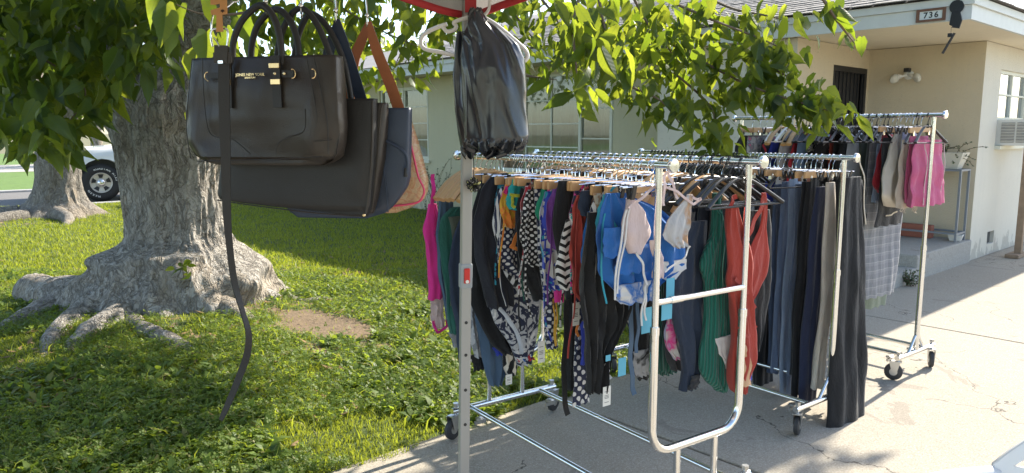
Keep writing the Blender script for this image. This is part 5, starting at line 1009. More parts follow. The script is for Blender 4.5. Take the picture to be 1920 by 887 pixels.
def tubes(F_, par, name, pts, r, mat, dy=0.0, n_=8, flat=None):
    m = MB(); m.tube(smooth_path([F_.p3(x, y, dy if len(q) < 1 else q[0]) for x, y, *q in pts], 6), r, n_, flat=flat); return m.build(name, mat, par, True)
def ribbon(F_, par, name, pts, wid, mat, dy=0.0, thick=.0018, twist=None):
    P = smooth_path([F_.p3(x, y, dy) for x, y in pts], 7); N_ = len(P); V = []
    ws = np.interp(np.linspace(0, 1, N_), np.linspace(0, 1, len(wid)), wid) if isinstance(wid, (list, tuple)) else [wid] * N_
    for i, p in enumerate(P):
        t = (P[min(i + 1, N_ - 1)] - P[max(i - 1, 0)]).normalized(); nr = t.cross(Vector((0, 1, 0))).normalized(); tw = twist(i / (N_ - 1)) if twist else 0; b = Vector((0, 1, 0)); nr2 = nr * math.cos(tw) + b * math.sin(tw); b2 = nr2.cross(t)
        for sx, sy in ((-1, -1), (1, -1), (1, 1), (-1, 1)): V.append(tuple(p + nr2 * sx * ws[i] / 2 + b2 * sy * thick))
    F = [(4 * i + j, 4 * i + 4 + j, 4 * i + 4 + (j + 1) % 4, 4 * i + (j + 1) % 4) for i in range(N_ - 1) for j in range(4)] + [(0, 1, 2, 3), (4 * N_ - 1, 4 * N_ - 2, 4 * N_ - 3, 4 * N_ - 4)]
    return mesh_np(name, np.array(V), np.array(F), mat, par, smooth=True)
def bag_body(F_, par, name, rw, mat, thick, power=3.2, sag=0.0, crease=.004, seed=0, dy=0.0):
    rows = F_.rows(rw); z = np.array([q[0] for q in rows]); s0 = np.array([q[1] for q in rows]); s1 = np.array([q[2] for q in rows]); nz, nc = 40, 44; zi = np.linspace(z[0], z[-1], nz)
    V = []; U = []
    for i in range(nz):
        f = i / (nz - 1); a, b = np.interp(-zi[i], -z, s0), np.interp(-zi[i], -z, s1); th = thick * (.35 + .65 * math.sin(math.pi * min(1, .18 + f * .62))) * (1 if f < .93 else .6)
        for k in range(nc):
            an = 2 * math.pi * k / nc; c, s = math.cos(an), math.sin(an); cx = math.copysign(abs(c) ** (2 / power), c); cy = math.copysign(abs(s) ** (2 / power), s); x = (a + b) / 2 + (b - a) / 2 * cx
            d = crease * (noise.fractal(Vector((x * 9, zi[i] * 6 + seed, s)), 1, 2, 3)) * (.5 + 1.5 * f)
            V.append((x, dy + th * cy + d - sag * math.sin(math.pi * f) * (cy < 0) * .3, zi[i])); U.append((x, zi[i]))
    F = [(i * nc + k, i * nc + (k + 1) % nc, (i + 1) * nc + (k + 1) % nc, (i + 1) * nc + k) for i in range(nz - 1) for k in range(nc)]
    me = mesh_np(name, np.array(V), np.array(F), mat, par, uv=np.array(U), smooth=True); bm = bmesh.new(); bm.from_mesh(me.data); bmesh.ops.holes_fill(bm, edges=[e for e in bm.edges if e.is_boundary]); bm.to_mesh(me.data); bm.free(); return me
def s_hook(t, px, py, label):
    F_ = Frame(t); root = F_.root('ball_end_hook', label, 'hook', 'chrome hooks on the canopy bar'); m = MB(); zt = ZB - .035; x0, z0 = F_.q(px, py)
    pts = [(-.013, 0, zt - .006), (-.011, 0, zt + .008), (0, 0, zt + .014), (.010, 0, zt + .006), (.0, 0, zt - .03), (x0 - .006, 0, z0 + .03), (x0 - .006, -.002, z0 - .016), (x0 - .002, -.012, z0 - .026), (x0 + .004, -.022, z0 - .018), (x0 + .006, -.026, z0)]
    m.tube(smooth_path(pts, 4), .0022, 7); m.build('wire', M_HOOK, root, True)
    m = MB(); m.lathe([(.0006, -.0065), (.0046, -.0045), (.0065, 0), (.0046, .0045), (.0006, .0065)], 12, (x0 + .006, -.027, z0 + .003)); m.build('ball', M_HOOK, root, True)
s_hook(.657, 505, 8, 'chrome ball-ended hook carrying the black handbag'); s_hook(.567, 570, 16, 'chrome ball-ended hook carrying the large black tote')
s_hook(.477, 634, 25, 'chrome ball-ended hook carrying the navy bag'); s_hook(.381, 692, 34, 'chrome ball-ended hook carrying the tan strap')
# ---- black handbag with gold hardware
F1 = Frame(.657); b1 = F1.root('handbag', 'black leather handbag with gold hardware, frontmost of the hanging bags', 'handbag', 'bags hanging under the canopy edge')
bag_body(F1, b1, 'body', [(108, 370, 637), (140, 367, 640), (180, 363, 642), (230, 360, 645), (265, 361, 644), (288, 370, 640), (302, 386, 628), (309, 412, 606)], M_BLEA, .045, 7.0, seed=1, crease=.013)
for q in ([(383, 113), (376, 180), (372, 240), (380, 296)], [(402, 113), (404, 180), (411, 238), (424, 256), (450, 258), (470, 270), (490, 288)], [(593, 112), (606, 180), (612, 230), (600, 262), (640, 262)], [(590, 205), (588, 245), (560, 256), (540, 270), (536, 288)], [(392, 301), (440, 300), (540, 297), (622, 292)], [(606, 113), (618, 170), (630, 230), (632, 288)]): tubes(F1, b1, 'piping', q, .0012, M_BLEA2, -.049 if q[0][0] < 600 else -.046, 6)
for dy, dx in ((-.030, 0), (.030, 9)):
    tubes(F1, b1, 'handle', [(449 + dx, 124), (451 + dx, 80), (468 + dx * .6, 40), (500 + dx * .5, 14), (524 + dx * .8, 34), (537 + dx, 75), (541 + dx, 124)], .0088, M_BLEA2, dy, 10)
ribbon(F1, b1, 'strap_tab', [(452, 108), (453, 150), (454, 204)], .013, M_BLEA2, -.052, .003); ribbon(F1, b1, 'strap_tab', [(537, 108), (539, 150), (542, 203)], .024, M_BLEA2, -.052, .003)
for x0, y0, x1, y1 in ((446, 121, 456, 132), (447, 151, 457, 162), (527, 122, 546, 131), (530, 151, 548, 161)):
    a, c = F1.p3(x0, y0), F1.p3(x1, y1); m = MB(); m.span((a.x, -.059, c.z), (c.x, -.050, a.z)); m.build('gold_keeper', M_GOLD, b1, bevel=.0012)
for x, y in ((537, 141), (554, 141)): c = F1.p3(x, y); m = MB(); m.lathe([(.0045, 0), (.004, .002), (.001, .003)], 10, (c.x, -.053, c.z), (X3, Z3, -Y3)); m.build('gold_stud', M_GOLD, b1, True)
ribbon(F1, b1, 'side_strap', [(548, 141), (570, 142)], .017, M_BLEA2, -.0495, .002); ribbon(F1, b1, 'side_strap', [(412, 145), (440, 144)], .015, M_BLEA2, -.0495, .002)
for x, y, s in ((411, 146, -1), (571, 141, 1), (608, 141, 1)):
    c = F1.p3(x, y); m = MB(); m.tube([(c.x + s * .009 * math.cos(q) - s * .004, -.053, c.z + .011 * math.sin(q)) for q in np.linspace(-1.75, 1.75, 12)], .0016, 6); m.build('gold_ring', M_GOLD, b1, True)
for tx, sz, yy in (('JONES NEW YORK', .0098, 143), ('SIGNATURE', .0058, 148.5)):
    c = F1.p3(490.5, yy); text_mesh('lettering', tx, sz, M_GOLD, b1, Matrix.Translation((c.x, -.0515, c.z)) @ Matrix.Rotation(R(90), 4, 'X'), .0006, bold=.0002)
# ---- large black tote
F2 = Frame(.567, -10); b2 = F2.root('tote_bag', 'large plain black tote bag behind the black handbag', 'tote bag', 'bags hanging under the canopy edge')
bag_body(F2, b2, 'body', [(186, 452, 705), (250, 436, 705), (310, 420, 703), (368, 414, 697), (376, 420, 697), (386, 500, 695), (396, 600, 692), (405, 660, 689)], M_BLEA2, .030, 9.0, seed=3, crease=.004)
bag_body(F2, b2, 'gusset', [(192, 690, 719), (230, 688, 718), (300, 686, 712), (370, 684, 700), (402, 684, 692)], M_BLEA, .028, 2.4, seed=9, dy=.035)
tubes(F2, b2, 'piping', [(705, 190), (704, 260), (700, 340), (693, 398)], .0022, M_BLEA, -.026, 6); tubes(F2, b2, 'piping', [(718, 195), (714, 215), (708, 300), (698, 396)], .0020, M_BLEA, -.002, 6)
tubes(F2, b2, 'piping', [(416, 374), (500, 386), (600, 398), (690, 404)], .0018, M_BLEA, -.022, 6)
for dy, dx in ((-.02, 0), (.035, 8)): tubes(F2, b2, 'handle', [(522, 200), (527, 100), (543, 45), (569, 18), (597, 42), (622, 98), (634, 150), (641, 196)] if not dx else [(538, 200), (540, 110), (552, 52), (573, 22), (604, 48), (632, 105), (644, 155), (650, 194)], .0082, M_BLEA2, dy, 10)
m = MB(); c = F2.p3(691, 401); m.lathe([(.004, 0), (.005, .003), (.003, .006)], 10, (c.x, -.03, c.z), (X3, Z3, -Y3)); m.build('corner_stud', M_GOLD, b2, True)
# ---- navy shoulder bag
F3 = Frame(.477, -8); b3 = F3.root('shoulder_bag', 'navy blue shoulder bag with side cord behind the black tote', 'shoulder bag', 'bags hanging under the canopy edge')
bag_body(F3, b3, 'body', [(203, 560, 771), (260, 540, 770), (330, 530, 768), (348, 530, 764), (366, 535, 752), (384, 540, 738), (398, 545, 722), (408, 560, 690)], M_NAVY, .030, 6, seed=4, crease=.002)
tubes(F3, b3, 'piping', [(711, 212), (716, 260), (728, 330), (734, 396)], .0018, M_NAVY, -.031, 6)
tubes(F3, b3, 'cord', [(712, 257), (735, 266), (758, 279), (769, 292), (771, 312), (768, 328)], .0042, M_NAVY, -.036, 8); m = MB(); c = F3.p3(768, 322); m.tube([(c.x, -.036, c.z + .012), (c.x - .001, -.036, c.z - .012)], [.0048, .006], 10); m.build('cord_end', M_BLEA2, b3, True)
ribbon(F3, b3, 'strap', [(634, 38), (646, 80), (664, 135), (684, 200)], [.018, .030, .032, .032], M_NAVY, -.012); ribbon(F3, b3, 'strap', [(632, 38), (622, 70), (612, 110), (606, 210)], [.018, .03, .03, .03], M_NAVY, .01)
# ---- clear floral bag with pink piping and tan strap
n = NT('clear_floral_vinyl'); uv = n.coord('UV'); f = n.noise(uv, 26, 4, .55, 1.6)
c = n.ramp(f, [(0, (.62, .42, .24)), (.42, (.70, .50, .30)), (.52, (.60, .30, .17)), (.56, (.72, .54, .36)), (.62, (.58, .46, .28)), (.68, (.70, .52, .34))])
b = n.n('BsdfPrincipled', {'Base Color': c, 'Roughness': .12, 'Specular IOR Level': .6, 'Normal': n.bump(n.noise(uv, 18, 4, .6, 1), .7, .01)}).outputs[0]
tl = n.n('BsdfTranslucent', {'Color': c}).outputs[0]; mx = n.n('MixShader', {0: .4, 1: b, 2: tl}).outputs[0]; n.t.links.new(n.n('MixShader', {0: .18, 1: mx, 2: n.n('BsdfTransparent').outputs[0]}).outputs[0], n.out.inputs[0]); M_VINYL = n.m
F4 = Frame(.381, -6); b4 = F4.root('vinyl_bag', 'peach floral vinyl bag with pink piping and tan shoulder strap', 'shoulder bag', 'bags hanging under the canopy edge')
bag_body(F4, b4, 'body', [(225, 640, 771), (260, 630, 782), (300, 620, 792), (335, 615, 801), (358, 615, 801), (374, 620, 794), (388, 625, 772), (398, 640, 745)], M_VINYL, .035, 4, seed=6, crease=.008)
tubes(F4, b4, 'pink_piping', [(768, 250), (777, 275), (784, 305), (790, 330), (800, 352), (798, 366), (786, 378), (740, 384), (660, 388)], .0032, plain('pink_piping', (.62, .06, .14), .4), -.037, 8)
ribbon(F4, b4, 'strap', [(692, 42), (708, 95), (734, 160), (758, 230)], [.018, .030, .032, .032], M_TANL, -.01); ribbon(F4, b4, 'strap', [(690, 42), (676, 75), (660, 120), (648, 230)], [.018, .028, .03, .03], M_TANL, .012)
# ---- belt on its hanger, with card tag
F5 = Frame(.747, -4); bl = F5.root('belt', 'long black leather belt with steel buckle hanging in front of the handbag', 'belt')
tw = lambda f: 1.15 * math.exp(-((f - .60) / .12) ** 2) + .25 * math.sin(f * 5)
ribbon(F5, bl, 'strap', [(437, 92), (437, 150), (438, 230), (440, 300), (441, 370), (445, 440), (455, 520), (470, 575), (481, 615), (478, 655), (462, 700), (442, 748), (430, 774)], [.027, .027, .026, .023, .021, .017, .016, .014, .015, .018, .018, .016, .011], M_BLEA2, -.05, .0022, tw)
ribbon(F5, bl, 'keeper', [(420, 113), (437, 112), (452, 113)], .026, M_BLEA, -.055); ribbon(F5, bl, 'fold', [(434, 90), (434, 104), (433, 120)], .033, M_BLEA, -.055, .004)
c = [F5.p3(x, y, -.055) for x, y in ((418, 92), (415, 76), (417, 62), (430, 60), (444, 61), (446, 76), (444, 92))]; m = MB(); m.tube(smooth_path(c, 4), .0026, 8); m.build('buckle', M_HOOK, bl, True); tubes(F5, bl, 'prong', [(421, 76), (427, 84), (431, 92)], .0018, M_HOOK, -.058, 6)
m = MB(); a, c = F5.p3(429, 118), F5.p3(438, 123); m.span((a.x, -.060, c.z), (c.x, -.056, a.z)); m.build('rivet', M_HOOK, bl)
M_CARD = plain('kraft_card', (.46, .22, .075), .8, vary=.12)
pl_ = [(416, -14), (446, -14), (447.5, 34), (438, 35), (440, 66), (427, 66), (427.5, 36), (418, 35), (417, 27), (426, 24), (434, 22), (433.5, 15), (426, 17), (417, 17)]
o = [F5.q(x, y) for x, y in pl_]; m = MB(); m.prism(o[::-1], (X3, Z3, Y3), (0, -.062, 0), .0012); tg = m.build('card_tag', M_CARD, bl)
c = F5.p3(430.5, 6); text_mesh('print', 'DOCKERS', .0085, plain('brown_ink', (.05, .025, .015), .8), tg, Matrix.Translation((c.x, -.0632, c.z)) @ Matrix.Rotation(R(90), 4, 'X'), .0002)
c = F5.p3(439, 29); m = MB()
for sx in (-1, 1):
    for k in range(3): a = .35 + k * .45; m.box((c.x + sx * .0028 * math.cos(a), -.0634, c.z + .0028 * math.sin(a) - .001), (.0026, .0002, .0008), (Vector((sx * math.cos(a), 0, math.sin(a))), Y3, Vector((-sx * math.sin(a), 0, math.cos(a)))))
m.box((c.x, -.0634, c.z), (.0007, .0002, .0036)); m.build('wing_mark', bpy.data.materials['brown_ink'], tg)
h = MB(); zt = ZB - .035; pts = [Vector((-.02, 0, zt + .0)), Vector((0, 0, zt + .013)), Vector((.012, 0, zt + .002)), F5.p3(455, -8, -.02), F5.p3(447, 8, -.03), F5.p3(436, 20, -.04), F5.p3(421, 28, -.05), F5.p3(417, 45, -.055), F5.p3(416, 62, -.055)]
h.tube(smooth_path(pts, 5), .0022, 7); hk = h.build('buckle_hook', M_HOOK, bl, True)
# ---- black plastic sack on a white hanger tied to the canopy leg
M_POLY = plain('black_polythene', (.020, .023, .030), .26, vary=.15, vscale=3, spec=.8)
F6 = Frame(base=Vector((-.10, 2.325, 0)), a=-4); sk = F6.root('plastic_sack', 'crumpled black plastic sack tied over a hanger on the canopy leg', 'plastic bag')
def sack(name, rw, seed, dy, th, amp):
    rows = F6.rows(rw); z = np.array([q[0] for q in rows]); s0 = np.array([q[1] for q in rows]); s1 = np.array([q[2] for q in rows]); nz, nc = 80, 110; zi = np.linspace(z[0], z[-1], nz); V = []
    for i in range(nz):
        f = i / (nz - 1); a, b = np.interp(-zi[i], -z, s0), np.interp(-zi[i], -z, s1)
        for k in range(nc):
            an = 2 * math.pi * k / nc; c_, s_ = math.cos(an), math.sin(an); x = (a + b) / 2 + (b - a) / 2 * math.copysign(abs(c_) ** .8, c_); yy = th * math.copysign(abs(s_) ** .8, s_) * (.4 + .6 * min(1, f * 2.5))
            fx = (x - (a + b) / 2) * (1 + .6 * (1 - f)); q = Vector((fx * 11 + seed - zi[i] * 2, zi[i] * 2.3, s_ * .5 + seed)); v1 = noise.voronoi(q + noise.noise_vector(q * .7) * .5)[0]; v2 = noise.voronoi(Vector((fx * 24 + zi[i] * 9, zi[i] * 9, s_ + seed)))[0]
            g1 = noise.noise(Vector((fx * 20 / (.35 + f) * .55 + seed, zi[i] * 1.5, s_ * .4))); g2 = noise.noise(Vector((fx * 30 + zi[i] * 6, zi[i] * 5 + seed, s_)))
            d = amp * (1.5 * (1 - 3 * abs(g1)) + .7 * (1 - 3 * abs(g2)) + .8 * (v1[1] - v1[0]) + .22 * (v2[1] - v2[0]) * f - .8)
            if f > .93: d += amp * 1.5 * math.sin(k * 1.1)
            V.append((x + .3 * d * c_, dy + yy + d * s_, zi[i] + (.012 * math.sin(k * .37 + seed) if f > .97 else 0)))
    F = [(i * nc + k, i * nc + (k + 1) % nc, (i + 1) * nc + (k + 1) % nc, (i + 1) * nc + k) for i in range(nz - 1) for k in range(nc)]
    o = mesh_np(name, np.array(V), np.array(F), M_POLY, sk, smooth=True); o.data.set_sharp_from_angle(angle=R(60)); return o
sack('front_layer', [(26, 887, 906), (42, 880, 918), (62, 872, 945), (85, 868, 975), (110, 866, 984), (160, 869, 987), (220, 871, 990), (255, 872, 992), (272, 874, 986), (280, 890, 970)], 2, -.02, .05, .0065)
sack('rear_layer', [(58, 856, 900), (90, 853, 920), (140, 849, 930), (200, 851, 935), (250, 857, 945), (284, 864, 955), (292, 872, 930)], 9, .012, .03, .006)
m = MB(); tk = random.Random(2); kc = F6.p3(892, 28, 0)
for i in range(8): a = i * .8; m.tube(smooth_path([kc + Vector((.018 * math.cos(a), .014 * math.sin(a), -.022)), kc + Vector((.02 * math.cos(a + .6), .02 * math.sin(a + .6), 0)), kc + Vector((.014 * math.cos(a + 1.4), .014 * math.sin(a + 1.4), .018))], 4), .006, 6)
m.build('knot', M_POLY, sk, True)
wh = F6.root('white_hanger', 'white plastic hanger sticking out left of the black sack', 'hanger')
tubes(F6, wh, 'frame', [(890, 27), (866, 33), (849, 40), (853, 47), (849, 54), (836, 57), (829, 50), (826, 47)], .0062, M_WHTP, .025, 10)
tubes(F6, wh, 'arm', [(836, 43), (818, 49), (800, 57), (789, 66), (786, 76), (789, 86), (799, 92), (822, 96), (856, 103), (900, 110), (950, 112), (978, 114), (988, 106), (984, 92), (960, 70), (930, 45), (905, 30)], .0066, M_WHTP, .025, 10)
tubes(F6, wh, 'hook', [(907, 26), (914, 18), (917, 6), (918, -20), (917, -50), (908, -62), (898, -50)], .0052, M_WHTP, .02, 10)
# ---- yarn pompom on the leg
n = NT('pompom_yarn'); co = n.coord(); M_POM = n.done(n.mix(n.math('GREATER_THAN', n.noise(co, 90, 3), .60), (.015, .015, .014), (.45, .45, .16)), .8)
pc = on_leg(1.285) - lx[1] * .045 + lx[0] * .012; pom = thing('pompom', pc, 0, 'black and yellow yarn pompom tied to the canopy leg', 'pompom'); m = MB(); tk = random.Random(4)
for i in range(46):
    d = Vector((tk.gauss(0, 1), tk.gauss(0, 1), tk.gauss(0, 1))).normalized(); e = d.orthogonal().normalized(); m.tube([d * .006, d * .018 + e * .006, d * .024, d * .019 - e * .006, d * .007], .0022, 5)
m.build('yarn_loops', M_POM, pom, True); m = MB(); m.tube([(0, 0, .018), (.002, .01, .05), (0, .012, .10)], .0015, 5); m.build('cord', M_BLKP, pom)
# ================================================================ pickup truck on the side street
TA = R(36); trk = thing('pickup_truck', on_z(193, 378, -.03), TA, 'white pickup truck parked on the side street behind the trees', 'truck')
n = NT('white_car_paint'); M_CAR = n.done(n.mix(n.noise(n.coord(), 3, 3), (.70, .71, .72), (.78, .78, .78)), .22, 0, coat=.6)
M_TIRE = plain('tyre_rubber', (.022, .022, .023), .75, vary=.2, bump=.2, bscale=90); M_ALLOY = plain('machined_alloy', (.62, .58, .52), .35, .25, vary=.1)
def arch(cx): return [(cx + .52 * math.cos(a), .40 + .52 * math.sin(a)) for a in np.linspace(0, math.pi, 13)]
prof = [(-.98, .48), (-1.0, .80), (-.97, 1.0), (-.80, 1.10), (.1, 1.17), (.95, 1.24), (1.15, 1.26)]
body = prof + [(3.05, 1.27), (3.1, 1.24), (4.75, 1.24), (4.78, .55)] + arch(3.55) + arch(0)
body = [q for q in body]
m = MB(); hw = .97; ycut = [0.0, .05, .16, 1.78, 1.89, 1.94]; ins = [.06, .015, 0, 0, .015, .06]; npt = len(body); ctr = (1.9, .9)
vs = []
for y, k in zip(ycut, ins):
    for x, z in body: vs.append((x + (ctr[0] - x) * k * .35, y + (.05 if z > 1.0 and y < .1 else (-.05 if z > 1.0 and y > 1.8 else 0)), z - (k * 1.0 if z > 1.1 else 0)))
fs = [tuple(range(npt)), tuple(range(6 * npt - 1, 5 * npt - 1, -1))] + [(i * npt + k, (i + 1) * npt + k, (i + 1) * npt + (k + 1) % npt, i * npt + (k + 1) % npt) for i in range(5) for k in range(npt)]
m.add(vs, fs); bo = m.build('body', M_CAR, trk, True)
m = MB(); cab = [(1.05, 1.25), (1.75, 1.88), (2.9, 1.90), (3.08, 1.25)]; m.add([(x, y + (.14 if y < .9 else -.14) * (z > 1.5), z) for y in (.08, 1.86) for x, z in cab], [(0, 1, 2, 3), (7, 6, 5, 4), (0, 4, 5, 1), (1, 5, 6, 2), (2, 6, 7, 3)]); m.build('cab', M_CAR, trk, bevel=.05)
M_AUTOG = plain('car_glass', (.02, .025, .03), .05)
for a, b_, c_, d_ in ((1.28, 1.82, 2.18, 2.18), (2.24, 2.24, 2.82, 2.95)):
    m = MB(); m.add([(a, .075, 1.32), (d_, .075, 1.32), (c_, .19, 1.80), (b_, .19, 1.80)], [(0, 1, 2, 3)]); m.v = [(x, y - .002, z) for x, y, z in m.v]; m.build('side_window', M_AUTOG, trk)
m = MB(); m.add([(1.12, .2, 1.32), (1.12, 1.74, 1.32), (1.70, 1.62, 1.84), (1.70, .32, 1.84)], [(3, 2, 1, 0)]); m.v = [(x - .012, y, z + .012) for x, y, z in m.v]; m.build('windscreen', M_AUTOG, trk)
for y in (.20, 1.50): m = MB(); m.span((-1.0, y, .82), (-.93, y + .28, 1.0)); m.build('headlight', plain('lamp_lens', (.6, .62, .65), .1) if y < 1 else bpy.data.materials['lamp_lens'], trk, bevel=.02)
m = MB(); m.span((-1.08, .06, .42), (-.95, 1.88, .66)); m.build('bumper', M_CHROME, trk, bevel=.04); m = MB(); m.span((-1.01, .5, .70), (-.97, 1.46, 1.0)); m.build('grille', M_BLACK, trk)
m = MB(); m.span((1.2, -.16, 1.28), (1.32, .03, 1.50)); m.build('wing_mirror', M_BLACK, trk, bevel=.03); m = MB(); m.span((2.0, .0, 1.06), (2.18, .028, 1.10)); m.build('door_handle', M_BLACK, trk)
for x in (1.2, 2.2, 3.02): m = MB(); m.span((x, -.003, .55), (x + .012, .04, 1.2)); m.build('door_gap', M_BLACK, trk)
m = MB(); m.span((-.85, .30, .30), (4.6, 1.64, .62)); m.build('chassis', M_BLACK, trk)
for cx in (0, 3.55): m = MB(); m.span((cx - .56, .20, .3), (cx + .56, 1.74, .97)); m.build('wheel_well', M_BLACK, trk)
M_LET = plain('raised_white_letter', (.62, .62, .60), .7)
for cx in (0, 3.55):
    for y, s in ((.02, 1), (1.92, -1)):
        c = Vector((cx, y, .405)); ax = (X3, Z3, Y3 * s); m = MB(); m.lathe([(.19, .215), (.212, .21), (.214, .02), (.24, .0), (.33, -.012), (.385, .02), (.405, .06), (.405, .20), (.38, .24), (.21, .24)], 40, c, ax); ty = m.build('wheel', M_TIRE, trk, True)
        m = MB(); m.lathe([(.205, .20), (.22, .19), (.22, .005), (.215, -.004), (.20, .006), (.19, .03), (.10, .045), (.085, .0), (.07, -.012), (.002, -.014)], 30, c, ax); rim = m.build('rim', M_ALLOY, ty, True)
        if s == 1:
            for k in range(5):
                a = k * 2 * math.pi / 5 + .32; d = Vector((math.cos(a), 0, math.sin(a))); t_ = Vector((-math.sin(a), 0, math.cos(a))); m = MB(); m.add([c + d * .105 + t_ * .03 + Y3 * .035, c + d * .105 - t_ * .03 + Y3 * .035, c + d * .182 - t_ * .055 + Y3 * .018, c + d * .182 + t_ * .055 + Y3 * .018], [(0, 1, 2, 3)]); m.v = [(q[0], q[1] - .012, q[2]) for q in m.v]; m.build('spoke_gap', M_BLACK, rim)
            m = MB(); m.lathe([(.075, -.010), (.06, -.03), (.03, -.04), (.002, -.041)], 20, c, ax); m.build('hub_cap', M_CHROME, rim, True)
            for txt, a0, st, flip in (('ROADIAN HTX2', R(112), R(-9.3), False), ('NEXEN', R(215), R(11), True)):
                for k, ch in enumerate(txt):
                    if ch == ' ': continue
                    a = a0 + st * k; rot = a - math.pi / 2 + (math.pi if flip else 0)
                    text_mesh('letter', ch, .062, M_LET, ty, Matrix.Translation(c + Vector((math.cos(a) * .305, -.0095, math.sin(a) * .305))) @ Matrix.Rotation(-rot, 4, 'Y') @ Matrix.Rotation(R(90), 4, 'X'), .001, bold=.002)
# ================================================================ plastic chair at the frame's lower right corner
M_CHAIR = plain('silver_grey_plastic', (.66, .67, .68), .3, vary=.05, coat=.3)
ch = thing('garden_chair', (1.115, 1.40, 0), R(-62), 'silver-grey moulded plastic chair cut off at the lower right corner', 'chair')
def slab_loft(m, rows, th):
    """rows of points joined into a thick shell"""
    n0 = len(rows[0]); a = [Vector(p) for r_ in rows for p in r_]; nr = len(rows); off = []
    for i in range(nr):
        for j in range(n0):
            p = a[i * n0 + j]; u = a[i * n0 + min(j + 1, n0 - 1)] - a[i * n0 + max(j - 1, 0)]; v = a[min(i + 1, nr - 1) * n0 + j] - a[max(i - 1, 0) * n0 + j]; off.append(p + u.cross(v).normalized() * th)
    F = [(i * n0 + j, i * n0 + j + 1, (i + 1) * n0 + j + 1, (i + 1) * n0 + j) for i in range(nr - 1) for j in range(n0 - 1)]; N_ = len(a)
    F2 = [tuple(N_ + q for q in reversed(f)) for f in F]; ed = [j for j in range(n0)] + [i * n0 + n0 - 1 for i in range(1, nr)] + [(nr - 1) * n0 + j for j in range(n0 - 2, -1, -1)] + [i * n0 for i in range(nr - 2, 0, -1)]
    m.add(a + off, F + F2 + [(ed[k], N_ + ed[k], N_ + ed[(k + 1) % len(ed)], ed[(k + 1) % len(ed)]) for k in range(len(ed))]); return m
def back_pt(x, z): return (x, .20 + (z - .43) * .28 + .10 * (1 - (x / .24) ** 2) - .06, z)
m = MB(); top = lambda x: .80 - .16 * abs(x / .25) ** 3.2
slab_loft(m, [[back_pt(x, top(x) - d) for x in np.linspace(-.245, .245, 25)] for d in np.linspace(.0, .055, 4)], .022); m.build('top_rail', M_CHAIR, ch, True, bevel=.004)
for x in (-.215, -.11, 0, .11, .215):
    m = MB(); w_ = .028 if abs(x) > .2 else .018; slab_loft(m, [[back_pt(x + d, z) for d in np.linspace(-w_, w_, 3)] for z in np.linspace(top(x) - .05, .42, 10)], .016); m.build('back_slat', M_CHAIR, ch, True)
m = MB(); slab_loft(m, [[(x, y, .43 + .02 * (x / .24) ** 2) for x in np.linspace(-.24, .24, 9)] for y in np.linspace(.22, -.24, 8)], -.02); m.build('seat', M_CHAIR, ch, True)
for sx in (-1, 1):
    for sy, yb in ((-.22, -.27), (.20, .27)): m = MB(); m.tube([(sx * .22, sy, .43), (sx * .25, yb, 0)], [.024, .02], 8); m.build('leg', M_CHAIR, ch, True)
    m = MB(); m.tube(smooth_path([(sx * .24, .24, .62), (sx * .27, .0, .64), (sx * .27, -.18, .62), (sx * .25, -.22, .44)], 5), .02, 8); m.build('armrest', M_CHAIR, ch, True)
# ================================================================ grass and weeds
gr = np.random.default_rng(3)
def m_grass(name, lo, hi, tl):
    n = NT(name); isl = n.n('NewGeometry').outputs['Random Per Island']; co = n.coord(); pt = n.noise(co, 1.7, 4)
    c = n.mix(isl, lo, hi); c = n.mix(n.math('MULTIPLY', n.math('GREATER_THAN', n.math('FRACT', n.math('MULTIPLY', isl, 17.3)), .93), .8), c, (.32, .26, .12)); c = n.mix(n.math('MULTIPLY', pt, .5), c, tuple(q * .7 for q in hi))
    return n.done(c, .5, 0, None, transl=.45, tcol=n.mix(isl, tl, tuple(min(1, q * 1.5) for q in tl)), spec=.3)
M_GRASS = m_grass('grass_blade', (.075, .115, .016), (.25, .285, .055), (.36, .40, .03)); M_WEED = m_grass('clover_leaf', (.05, .10, .02), (.17, .235, .05), (.30, .38, .035))
def scatter(n_, near, far, keep_dirt=.45):
    """points on the lawn inside the view, thinned over bare earth"""
    out = []; 
    while sum(len(o) for o in out) < n_:
        y = near + (far - near) * gr.random(60000) ** 1.0; half = y * .72 + .25; x = (gr.random(60000) * 2 - 1) * half; dx, dy = x - HC.x, y - HC.y
        u = dx * D1.x + dy * D1.y; v = dx * D2.x + dy * D2.y; edge = .1 - .03 + .05 * np.sin(u * 3.1) * np.sin(u * 7.7 + 1)
        ok = (v > edge) & (v < 14.2) & ((u < UW1 - .05) | (v < 0)) & (u < -1.9 + 20 * (v > 1.3)) & (np.hypot(x - TX, (y - TY)) > .80) & (np.hypot(x + 7.9, y - 12.9) > .65)
        out.append(np.stack([x[ok], y[ok]], 1))
    p = np.concatenate(out)[:n_]; z = np.array([lawn_z(a, b) for a, b in p]); d = np.array([dirt_at(a, b) for a, b in p]); k = gr.random(n_) > np.clip((d - .2) * 2.2, 0, .985)
    return p[k, 0], p[k, 1], z[k]
